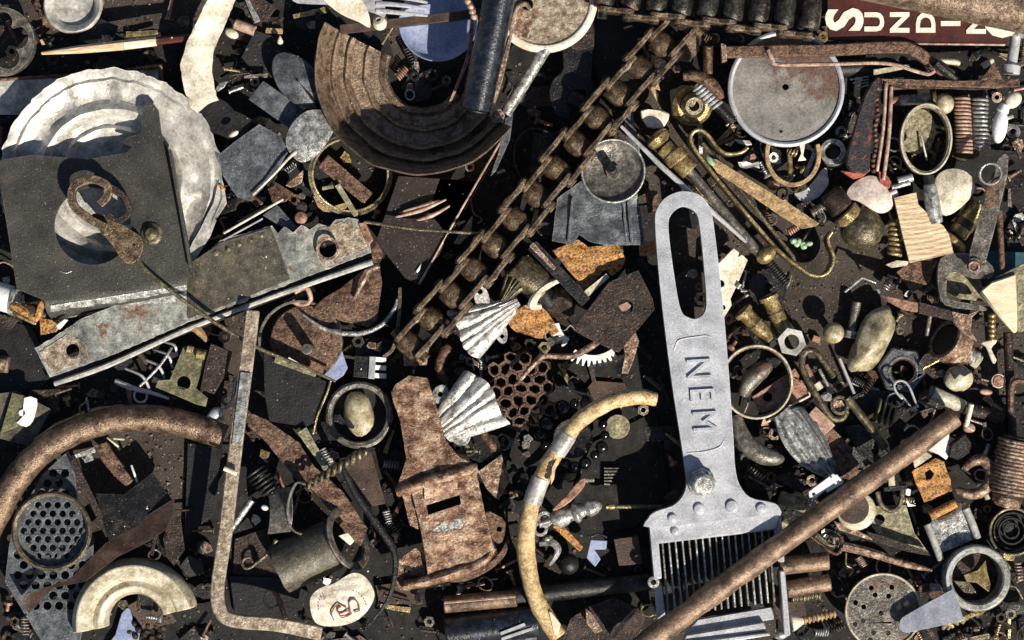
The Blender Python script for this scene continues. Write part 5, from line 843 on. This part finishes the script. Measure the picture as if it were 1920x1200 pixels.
add('brush_leaf', 'silver leaf shaped ornament with engraved veins and a white clasp', 'ornament', [
    P('leaf', 'silver', grid(lambda u, v: (1470+96*u+(v-.5)*76*math.sin(math.pi*min(1, u*.86+.14))**.7*.72, 774+124*u-(v-.5)*76*math.sin(math.pi*min(1, u*.86+.14))**.7*.62, 48+12*math.sin(math.pi*v)+2.6*math.sin(v*26+u*5)), 14, 44, 5), bv=0),
    P('dark_edge', 'slate', tube([(1476, 776, 50), (1500, 768, 52), (1514, 782, 54), (1546, 830, 54), (1568, 876, 52)], [3, 5, 6, 5, 3], 8)),
    P('clasp', 'white', poly([(1514, 920), (1560, 886), (1580, 900), (1576, 906), (1548, 922), (1546, 916), (1540, 922), (1526, 934), (1516, 930)], 82, 90, [circ(1524, 924, 3.4, 10)]), poly(ln(1564, 888, 1574, 900, 4), 90, 93), poly(ln(1556, 893, 1566, 906, 4), 90, 93))])
add('copper_tab_plate', 'brown rusty plate with a bright copper square and rivet', 'plate', [P('plate', 'rust', poly([(1528, 832), (1562, 804), (1600, 842), (1598, 852), (1614, 872), (1600, 880), (1616, 882), (1570, 916)], 34, 39, sub=16), wz=(2, 16)), P('copper_square', 'copperpale', poly([(1500, 796), (1530, 762), (1566, 798), (1530, 832)], 40, 45)), P('rivet', 'steel', lathe([(8, 0), (8, 3), (4, 5), (0, 5)], (1528, 800, 45), n=16))])
add1('long_thin_plate', 'grey brown strip pointing at the white clasp', 'strip', 'rustdark', poly([(1450, 896), (1480, 884), (1520, 920), (1510, 930)], 26, 31))
add1('olive_lever', 'rusty olive stub of pipe left of the white clasp', 'pipe', 'oliveyellow', cyl((1462, 932, 42), (1512, 950, 42), 13, 14), wz=(3, 8))
add1('dark_needle', 'thin grey needle in the shade right of the scraper waist', 'needle', 'steel', tube([(1404, 894, 26), (1456, 922, 30)], 2.2, 6, curve=False))
add1('grey_ferrule', 'small grey ferrule at the right shoulder of the scraper', 'ferrule', 'olive', ball((1468, 980, 40), (10, 12, 10), 0, .3))
add1('dull_washer', 'round brown disc with a cream worn edge under the rusty rod', 'disc', 'ceramic', lathe([(0, 56), (27, 56), (35, 52), (37, 46), (34, 42), (0, 42)], (1606, 958, 0), n=36))
add1('disc_face', 'dark brown face lying on the round disc', 'disc', 'leather', poly(circ(1600, 953, 29, 30), 57, 60))
add1('blade_steel', 'long brown knife blade under the rusty rod', 'blade', 'rustpink', poly([(1562, 976), (1590, 986), (1630, 1006), (1642, 1014), (1610, 1006), (1574, 994)], 40, 45))
add('olive_plate', 'speckled olive brass plate with a hole and a shackle ring', 'plate', [P('plate', 'oliveyellow', poly([(1632, 980), (1644, 950), (1700, 948), (1716, 1000), (1742, 1036), (1700, 1024), (1646, 1000)], 30, 35, [circ(1651, 975, 10, 16)], sub=16), wz=(4, 20)), P('shackle', 'bronze', tube([(1690, 904, 44), (1692, 930, 44), (1684, 952, 44), (1668, 958, 44), (1652, 946, 44), (1646, 922, 44)], 5, 8)), P('crossbar', 'darksteel', poly(ln(1656, 918, 1700, 914, 7), 50, 56)), P('post', 'ceramic', poly(ln(1670, 890, 1672, 914, 12), 46, 54))])
add1('ridge_bar', 'dark rusty ridged bar below the olive plate', 'bar', 'rustdark', poly([(1624, 996), (1660, 1006), (1738, 1034), (1744, 1042), (1700, 1034), (1640, 1016)], 44, 54), wz=(2, 10))
add('rusty_spike', 'long rusty spike with a forked ring at its left end', 'spike', [P('shaft', 'rustpink', tube([(1580, 1024, 44), (1630, 1036, 44), (1700, 1058, 42), (1748, 1070, 38)], [9, 9, 7, 2.5], 8), wz=(2, 9)), P('fork', 'rust', tube([(1578, 1006, 46), (1580, 1026, 46), (1570, 1038, 44), (1552, 1030, 42), (1530, 1012, 40), (1522, 1006, 40)], [4, 4, 4, 3.5, 3, 2], 7)), P('claw', 'bronze', poly(ln(1532, 1004, 1556, 1024, 10, 6), 34, 38))])
add('colander_disc', 'round grey disc drilled with pin holes, at the bottom right', 'disc', [P('plate', 'steel', poly(circ(1656, 1146, 69, 56), 40, 45, [circ(x, y, 5, 10) for x, y in ((1634, 1103), (1672, 1102), (1641, 1116), (1666, 1118), (1605, 1130), (1620, 1138), (1699, 1132), (1685, 1139), (1652, 1150), (1604, 1170), (1619, 1164), (1638, 1186), (1665, 1186), (1632, 1199))])), P('rim', 'ceramic', ring(1656, 1146, 46, 69, 4, 4, n=60))])
add('guitar_pick', 'pale grey triangular plastic scoop with rounded corners, bottom right', 'scoop', [P('blade', 'greyblue', poly([(1688, 1178), (1690, 1162), (1706, 1150), (1780, 1108), (1788, 1112), (1804, 1156), (1800, 1164), (1720, 1182), (1700, 1186)], 62, 67, sm=2, sub=18, fz=tl(1740, 1150, .06, 0)), bv=1.5)])
add('socket_ring', 'heavy grey iron socket ring holding folded brass', 'ring', [P('wall', 'galv', lathe([(46, 20), (60, 20), (62, 72), (59, 77), (50, 77), (47, 74)], (1830, 1083, 0), n=52, closed=True)), P('floor', 'rustdark', poly(circ(1830, 1083, 47, 36), 18, 24)), P('bright_rim', 'alu', ring(1830, 1083, 77, 56, 6, 3, n=40, a=(150, 245)))])
add('folded_brass', 'bright folded piece of sheet brass inside the iron ring', 'brass', [P('fold', 'brass', poly([(1806, 1078), (1834, 1070), (1850, 1052), (1852, 1072), (1858, 1096), (1854, 1110), (1830, 1092), (1812, 1090)], 52, 56, sub=9, fz=tl(1834, 1080, -.35, .2)), bv=.6), P('dark_leaf', 'bronze', poly([(1790, 1090), (1820, 1092), (1836, 1116), (1810, 1112)], 40, 44))])
add('silver_case', 'small silver tin holder with rolled edges and a rusty insert, right of the rod', 'case', [P('back', 'silver', poly([(1738, 986), (1806, 956), (1832, 1010), (1762, 1040)], 36, 40, sub=14), wz=(3, 14)), P('roll', 'pewter', tube([(1740, 984, 44), (1752, 1014, 46), (1766, 1050, 46)], 7, 9), tube([(1812, 954, 46), (1824, 982, 46), (1834, 1010, 46)], 7, 9)), P('band', 'steel', tube([(1748, 974, 48), (1770, 972, 52), (1794, 958, 50), (1798, 944, 48)], 7, 8)), P('rust_roll', 'rustorange', cyl((1744, 968, 56), (1792, 944, 56), 9, 12))])
add('orange_tin', 'flaking orange rusty tin plate with a torn hole, right of the long rod', 'plate', [P('plate', 'rustorange', poly([(1710, 884), (1754, 860), (1770, 866), (1782, 900), (1784, 920), (1734, 942), (1722, 916)], 44, 50, [[(1734, 886), (1744, 880), (1752, 888), (1746, 898), (1736, 900)]], sub=10, jit=1.5), wz=(6, 16)), P('card_edge', 'ceramic', poly([(1712, 866), (1736, 846), (1748, 856), (1716, 878)], 46, 50))])
add1('white_paper', 'torn white plastic sheet under the end of the rod', 'sheet', 'white', poly([(1738, 844), (1780, 812), (1778, 834), (1784, 842), (1774, 862), (1760, 852)], 38, 41))
add1('white_flakes', 'white broken plastic flake left of the orange tin plate', 'flake', 'white', poly([(1698, 914), (1708, 918), (1706, 930), (1698, 928)], 40, 44), poly([(1698, 932), (1706, 944), (1718, 948), (1702, 950)], 40, 43))
add('ring_hook', 'thick rusty iron hook curled almost into a ring', 'hook', [P('curl', 'rustpink', tube([(1810, 880, 50), (1822, 868, 50), (1842, 862, 50), (1856, 878, 52), (1856, 902, 54), (1840, 922, 54), (1816, 926, 52), (1796, 918, 48)], [6, 9, 11, 11, 11, 11, 10, 6], 12), wz=(2, 10)), P('shank', 'ceramic', cyl((1846, 910, 46), (1854, 936, 44), 6, 10)), P('spur', 'silver', cyl((1848, 854, 44), (1856, 834, 44), 4, 8))])
add1('dark_casting', 'dark casting with a bright corner above the rusty hook', 'casting', 'darksteel', poly([(1782, 832), (1808, 812), (1822, 830), (1816, 850), (1796, 862), (1776, 856)], 30, 52), bv=3)
add('tension_spring', 'big rusty tension spring at the right edge', 'spring', [P('coil', 'rustpink', coil((1910, 826, 62), (1894, 926, 62), 34, 3.6, 15, 6, 14)), P('core', 'rustdark', cyl((1912, 820, 62), (1892, 934, 62), 31, 20)), P('end_cap', 'rustpink', cyl((1894, 926, 60), (1888, 950, 58), 27, 20, .4), wz=(3, 8))])
add('dark_cap', 'round black cap with concentric rings at the right edge', 'cap', [P('rim', 'bronze', lathe([(40, 20), (46, 20), (47, 42), (44, 46), (40, 44)], (1898, 996, 0), n=44, closed=True)), P('ring', 'black', *[lathe([(r-4, 22), (r, 22), (r, 36-q), (r-4, 36-q)], (1898, 996, 0), n=36, closed=True) for r, q in ((36, 0), (26, 4), (16, 8))]), P('floor', 'black', poly(circ(1898, 996, 40), 14, 18))])
add('brass_scrap', 'crumpled brass filings below the iron socket ring', 'brass', [P('curl', 'brass', *[tube([(1770+9*i, 1180-4*i+5*math.sin(i*2), 24), (1776+9*i, 1168-3*i, 34), (1788+9*i, 1176-5*i, 28)], [3, 5, 3], 6) for i in range(8)])])
add1('gold_spill', 'bent brass tag at the right rim of the iron socket ring', 'tag', 'brass', poly([(1882, 1036), (1904, 1044), (1900, 1052), (1886, 1050), (1896, 1066), (1886, 1072), (1878, 1050)], 40, 44), wz=(4, 9))
add('big_nut', 'big dark hexagonal nut with a threaded bore, below the long stone', 'nut', [P('body', 'slate', poly(circ(1690, 694, 46, 6, rot=8), 10, 40, [circ(1692, 696, 24, 30)]), bv=4), P('bore_lip', 'steel', ring(1692, 696, 40, 26, 5, 4, n=32, a=(150, 360))), P('bore_rust', 'rustdark', pipe((1692, 696, 12), (1692, 696, 38), 24.5, 21, 24))])
add('paper_clip', 'bright bent wire clip lying over the big nut', 'clip', [P('wire', 'chrome', tube([(1692, 748, 52), (1680, 734, 52), (1677, 722, 52), (1684, 715, 52), (1696, 716, 52), (1706, 728, 52), (1716, 752, 50), (1722, 764, 50)], 2.4, 7)), P('wire', 'silver', tube([(1688, 738, 50), (1718, 774, 48)], 2.4, 6, curve=False)), P('wire', 'steel', tube([(1722, 752, 46), (1760, 768, 44)], 2.4, 6, curve=False))])
add('brass_cap', 'cracked domed brass cap below the tee pipe', 'cap', [P('dome', 'ceramic', ball((1798, 710, 40), (27, 26, 20), 0, .1, 2), wz=(2, 10)), P('crack', 'black', poly([(1780, 694), (1800, 686), (1822, 696), (1806, 706), (1798, 702), (1788, 712)], 56, 61, jit=2))])
add('tee_pipe', 'brown cast tee pipe with a dark open mouth and a steel spigot', 'pipe', [P('mouth', 'rustpink', pipe((1772, 636, 52), (1800, 652, 34), 40, 32, 32)), P('bore', 'black', cyl((1774, 638, 50), (1798, 652, 32), 32, 24)), P('body', 'rustpink', tube([(1792, 650, 36), (1812, 660, 32), (1824, 666, 32)], [34, 20, 18], 14)), P('spigot', 'silver', cyl((1812, 660, 34), (1836, 674, 34), 15, 18)), P('end_collar', 'ceramic', cyl((1828, 672, 34), (1840, 680, 34), 14, 18))])
add('brass_jet', 'little brass jet with a threaded top, left of the wooden block', 'jet', [P('thread', 'brass', thread((1860, 588, 44), (1860, 634, 44), 8, 9)), P('wings', 'palepebble', poly([(1838, 642), (1868, 636), (1866, 644), (1858, 654), (1868, 674), (1862, 682), (1854, 664), (1848, 650)], 44, 50, sm=2), bv=2)])
add('copper_stud', 'copper headed stud with a pale rim in the shadows at the right', 'stud', [P('head', 'copper', lathe([(0, 10), (9, 10), (12, 7), (13, 3), (12, 0), (0, 0)], (1870, 714, 44), n=24)), P('rim', 'palepebble', ring(1870, 714, 50, 12, 3, 4, n=24)), P('shank', 'rustdark', cyl((1870, 714, 10), (1870, 714, 44), 7))])
add1('pink_chip', 'small pink oval chip left of the copper headed stud', 'chip', 'copperpale', ball((1849, 735, 30), (12, 6, 5), 5))
add1('long_hanger', 'brown iron hanger standing at the right edge', 'rod', 'rust', tube([(1920, 716, 44), (1908, 714, 46), (1898, 722, 46), (1896, 750, 44), (1896, 772, 42)], [4, 5, 6, 6, 5], 8))
add1('rust_upright', 'tall dark rusty rod at the right edge under the wooden block', 'rod', 'rustdark', cyl((1890, 624, 34), (1900, 850, 30), 9))
add('ragged_tube', 'short pale tube with a torn side below the brass cap', 'tube', [P('tube', 'ceramic', cyl((1748, 736, 40), (1808, 764, 40), 13, 16), wz=(3, 9)), P('cap', 'slate', cyl((1742, 734, 40), (1752, 738, 40), 13, 16)), P('dark_end', 'rustdark', cyl((1808, 764, 38), (1880, 786, 34), 13, 16))])
add('white_bolt', 'slim white peg standing against the end of the long rod', 'peg', [P('peg', 'cream', cyl((1821, 758, 60), (1812, 800, 52), 5, 10)), P('foot', 'copperpale', ball((1818, 802, 48), (12, 9, 8), 20, .2))])
add1('small_nail', 'small steel nail right of the end of the long rod', 'nail', 'steel', cyl((1816, 786, 40), (1846, 796, 40), 2.6, 8), cyl((1845, 792, 40), (1847, 800, 40), 5, 10))
add('olive_gear', 'dark pulley with olive fins in the shade of the long rod', 'pulley', [P('fin', 'olive', *[lathe([(0, 0), (24, 0), (24, 4), (0, 4)], (1644+i*10, 768+i*3, 30), (1, .3, 0), 22) for i in range(4)])])
add1('dark_rocker', 'dark rocker arm with an oval eye in the shade above the long rod', 'arm', 'darksteel', poly([(1580, 800), (1612, 796), (1640, 820), (1660, 850), (1640, 872), (1610, 850)], 14, 30, [circ(1640, 840, 6, 14, 13)]), bv=2)
add1('c_wire', 'bright curved wire end just above the long rod', 'wire', 'silver', tube([(1696, 808, 60), (1704, 800, 62), (1716, 799, 60)], 2.4, 6))
# ================================================================ loose scrap filling the gaps between the big pieces
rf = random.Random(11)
# black sheets added on the board to stand in for shade in the gaps
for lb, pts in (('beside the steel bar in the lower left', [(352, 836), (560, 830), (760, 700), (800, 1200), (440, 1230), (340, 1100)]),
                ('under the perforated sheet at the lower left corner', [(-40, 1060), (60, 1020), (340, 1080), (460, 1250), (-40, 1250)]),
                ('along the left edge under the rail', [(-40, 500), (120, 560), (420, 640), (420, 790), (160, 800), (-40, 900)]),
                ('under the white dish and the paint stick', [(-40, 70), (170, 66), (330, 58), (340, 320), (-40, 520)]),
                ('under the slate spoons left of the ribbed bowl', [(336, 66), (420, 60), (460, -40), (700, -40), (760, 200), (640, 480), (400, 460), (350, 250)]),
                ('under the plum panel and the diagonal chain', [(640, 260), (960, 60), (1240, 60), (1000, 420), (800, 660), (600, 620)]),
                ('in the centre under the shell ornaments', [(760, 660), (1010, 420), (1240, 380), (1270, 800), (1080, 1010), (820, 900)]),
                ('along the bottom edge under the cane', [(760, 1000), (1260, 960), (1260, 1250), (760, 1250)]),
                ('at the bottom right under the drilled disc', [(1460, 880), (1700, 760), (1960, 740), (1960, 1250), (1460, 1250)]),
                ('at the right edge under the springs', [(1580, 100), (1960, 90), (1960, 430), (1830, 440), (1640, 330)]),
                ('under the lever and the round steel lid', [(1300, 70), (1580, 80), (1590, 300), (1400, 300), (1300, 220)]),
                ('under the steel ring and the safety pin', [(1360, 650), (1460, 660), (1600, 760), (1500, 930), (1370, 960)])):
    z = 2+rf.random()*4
    add1('shade_felt', 'black felt sheet standing in for shade '+lb, 'felt', 'felt', poly(pts, z, z+1.5, jit=4), bv=0)
NM = [r[2] for r in REG]; BIG = [r for r in REG if NM.count(r[2]) == 1 and 'piece' not in r[2] and 'felt' not in r[2]]
def near(x, y, k=2):
    l = [r[2].replace('_', ' ') for r in sorted(BIG, key=lambda r: (r[0]-x)**2+(r[1]-y)**2)[:k]]
    return ' and the '.join(l if sum(len(q.split()) for q in l) < 6 else l[:1])
bpy.context.view_layer.update(); dg = bpy.context.evaluated_depsgraph_get()
CLEAR = [(1480, 450, 1660, 700), (205, 812, 345, 910), (178, 0, 275, 62), (40, 20, 70, 60), (0, 610, 70, 740), (1470, 440, 1560, 520), (1700, 595, 1745, 700), (440, 1000, 520, 1080), (636, 850, 720, 945)]
def hit(x, y):
    o = Vector((0, 0, H*S)); d = (Vector(((x-CX)*S, (CY-y)*S, 0))-o).normalized()
    ok, p, nn, _, ob, _ = sc.ray_cast(dg, o, d)
    return (p.z/S, ob.name) if ok else (999, '')
def low(x, y, r, lim):
    hs = [hit(x+dx*r, y+dy*r) for dx, dy in ((0, 0), (.7, .3), (-.7, -.3), (.3, -.7), (-.3, .7))]
    zs = [h[0] if h[1].split('.')[0] in ('tabletop', 'shade_felt', 'black_cloth') or 'offcut' in h[1] else 999 for h in hs]
    return max(zs) if max(zs) < lim else None
def clear(x, y): return any(a < x < c and b < y < d for a, b, c, d in CLEAR)
DK = ['black', 'darksteel', 'rustdark', 'plum', 'black', 'darksteel', 'leather']  # dark materials for the flat sheets added to darken the gaps
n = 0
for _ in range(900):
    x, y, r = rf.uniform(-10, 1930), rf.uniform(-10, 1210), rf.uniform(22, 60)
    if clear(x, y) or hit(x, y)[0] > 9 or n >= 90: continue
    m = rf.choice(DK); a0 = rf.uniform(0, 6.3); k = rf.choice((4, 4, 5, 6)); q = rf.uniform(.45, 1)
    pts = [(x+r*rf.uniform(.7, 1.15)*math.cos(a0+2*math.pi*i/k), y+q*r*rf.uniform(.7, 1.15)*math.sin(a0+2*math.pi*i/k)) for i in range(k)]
    z = 8+14*rf.random(); kind = {'black': 'black shade offcut', 'darksteel': 'dark steel shade offcut', 'rustdark': 'dark rusty shade offcut', 'plum': 'dark painted shade offcut', 'leather': 'brown leather shade offcut'}[m]
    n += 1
    add1(kind.replace(' ', '_'), f'flat {kind} added as shade beside the {near(x, y)}', 'offcut', m, poly(pts, z, z+4, jit=rf.choice((0, 1.2, 2)), fz=tl(x, y, rf.uniform(-.12, .12), rf.uniform(-.12, .12))), group=kind+'s added as shade under the scrap')
bpy.context.view_layer.update(); dg = bpy.context.evaluated_depsgraph_get()
MT = ['rust', 'rustdark', 'steel', 'darksteel', 'bronze', 'rustpink', 'silver', 'darksteel', 'rustdark', 'brass', 'copper']
WORD = dict(rust='rusty', rustdark='dark rusty', steel='grey steel', darksteel='dark steel', bronze='dull bronze', rustpink='pale rusty', silver='bright steel', brass='brass', copper='copper')
def bit(kind, x, y, z, a, k, m):
    c, s = math.cos(a), math.sin(a); e = lambda t, dz=0: (x+c*t*k, y+s*t*k, z+dz)
    if kind == 'nail': return [cyl(e(-22, 3), e(20, 4), 2.6, 8), cyl(e(20, 4), e(22.5, 4), 6, 10)]
    if kind == 'screw': return [thread(e(-16, 4), e(12, 5), 4, 4.5, 8, .65), lathe([(0, 0), (3, 0), (8, 6), (8, 8), (0, 8)], e(12, 5), (c, s, 0), 14)]
    if kind == 'washer': return [poly(circ(x, y, 11*k, 20), z, z+3, [circ(x, y, 5*k, 14)], fz=tl(x, y, c*.25, s*.25))]
    if kind == 'nut': return [hexn(x, y, z, z+9, 11*k, 5*k, a*57)]
    if kind == 'wire': return [tube([e(-24, 3), (x-s*9, y+c*9, z+8), e(16, 6), (x+c*22-s*12, y+s*22+c*12, z+3)], 1.9, 6)]
    if kind == 'spring': return [coil(e(-15, 7), e(15, 8), 6, 1.8, 6, 5, 9)]
    if kind == 'rivet': return [lathe([(0, 0), (4, 0), (4, 14), (9, 14), (8, 19), (0, 21)], e(-8, 6), (c, s, .3), 14)]
    if kind == 'strip': return [poly(ln(*e(-26)[:2], *e(24)[:2], 9*k, 6*k), z, z+3, jit=1, fz=tl(x, y, .15*c, -.15*s))]
    if kind == 'ring': return [ring(x, y, z+4, 13*k, 3, 4, 11*k, a*57, tl(x, y, .3*c, .2), 22)]
    return [poly([(x+13*k*rf.uniform(.5, 1.2)*math.cos(a+i*1.26), y+11*k*rf.uniform(.5, 1.2)*math.sin(a+i*1.26)) for i in range(5)], z, z+3, jit=1.5, fz=tl(x, y, .3*c, .3*s))]
KS = ['nail', 'screw', 'washer', 'nut', 'wire', 'spring', 'rivet', 'strip', 'ring', 'flake', 'nail', 'strip', 'flake', 'flake']
n = 0
for _ in range(5200):
    x, y = rf.uniform(0, 1920), rf.uniform(0, 1200)
    if rf.random() < .35: x = rf.uniform(1300, 1920)
    if clear(x, y) or n >= 420: continue
    z = low(x, y, 9, 40)
    if z is None: continue
    kd, m = rf.choice(KS), rf.choice(MT); n += 1
    w_ = WORD[m]
    add1(kd, f'small {w_} {kd} in the gap near the {near(x, y)}', kd, m, *bit(kd, x, y, max(z+1.5, 13), rf.uniform(0, 6.28), rf.uniform(.7, 1.25), m), group=f'small {w_} {kd}s in the gaps', bv=.5)
# crumbs of rust and grit lying everywhere, too many and too small to count
def crumbs(name, label, mat, num, r0, r1, zmax, flat):
    V = []; F = []
    for _ in range(num):
        x, y = rf.uniform(-20, 1940), rf.uniform(-20, 1220); z, ob = hit(x, y)
        if z > zmax or ob == '' or (zmax < 50 and 'offcut' not in ob and ob.split('.')[0] not in ('tabletop', 'shade_felt', 'black_cloth')): continue
        if zmax < 50 and r1 < 4.8 and 'felt' in ob and rf.random() < .6: continue
        r = rf.uniform(r0, r1)*(1.7 if rf.random() < .08 else 1); o = len(V); k = 1-z/H; X, Y = CX+(x-CX)*k, CY+(y-CY)*k; a = rf.uniform(0, 6.3)
        for i in range(4): V.append((X+r*rf.uniform(.5, 1)*math.cos(a+1.57*i), Y+r*rf.uniform(.5, 1)*math.sin(a+1.57*i), z-.3+rf.uniform(0, flat*r)))
        V.append((X, Y, z+r*rf.uniform(.3, .9))); F += [[o, o+1, o+4], [o+1, o+2, o+4], [o+2, o+3, o+4], [o+3, o, o+4], [o+3, o+2, o+1, o]]
    g = mk(dict(name=name, mat=mat, V=V, F=F, kids=(), label=None, bv=0, kind='stuff', G=[0]), (CX, CY, 0), None)
    tagit(g, label, name.replace('_', ' '), None, 'stuff')
crumbs('grit', 'pale crumbs of grit scattered over the board and the scrap', 'palepebble', 2600, .6, 1.7, 80, .2)
crumbs('rust_flakes', 'brown flakes of rust lying in every gap of the scrap heap', 'rust', 6000, 1.2, 4.6, 34, .9)
crumbs('dark_crumbs', 'black crumbs of dirt lying between the pieces of scrap', 'rustdark', 5000, 1.5, 5, 34, .9)
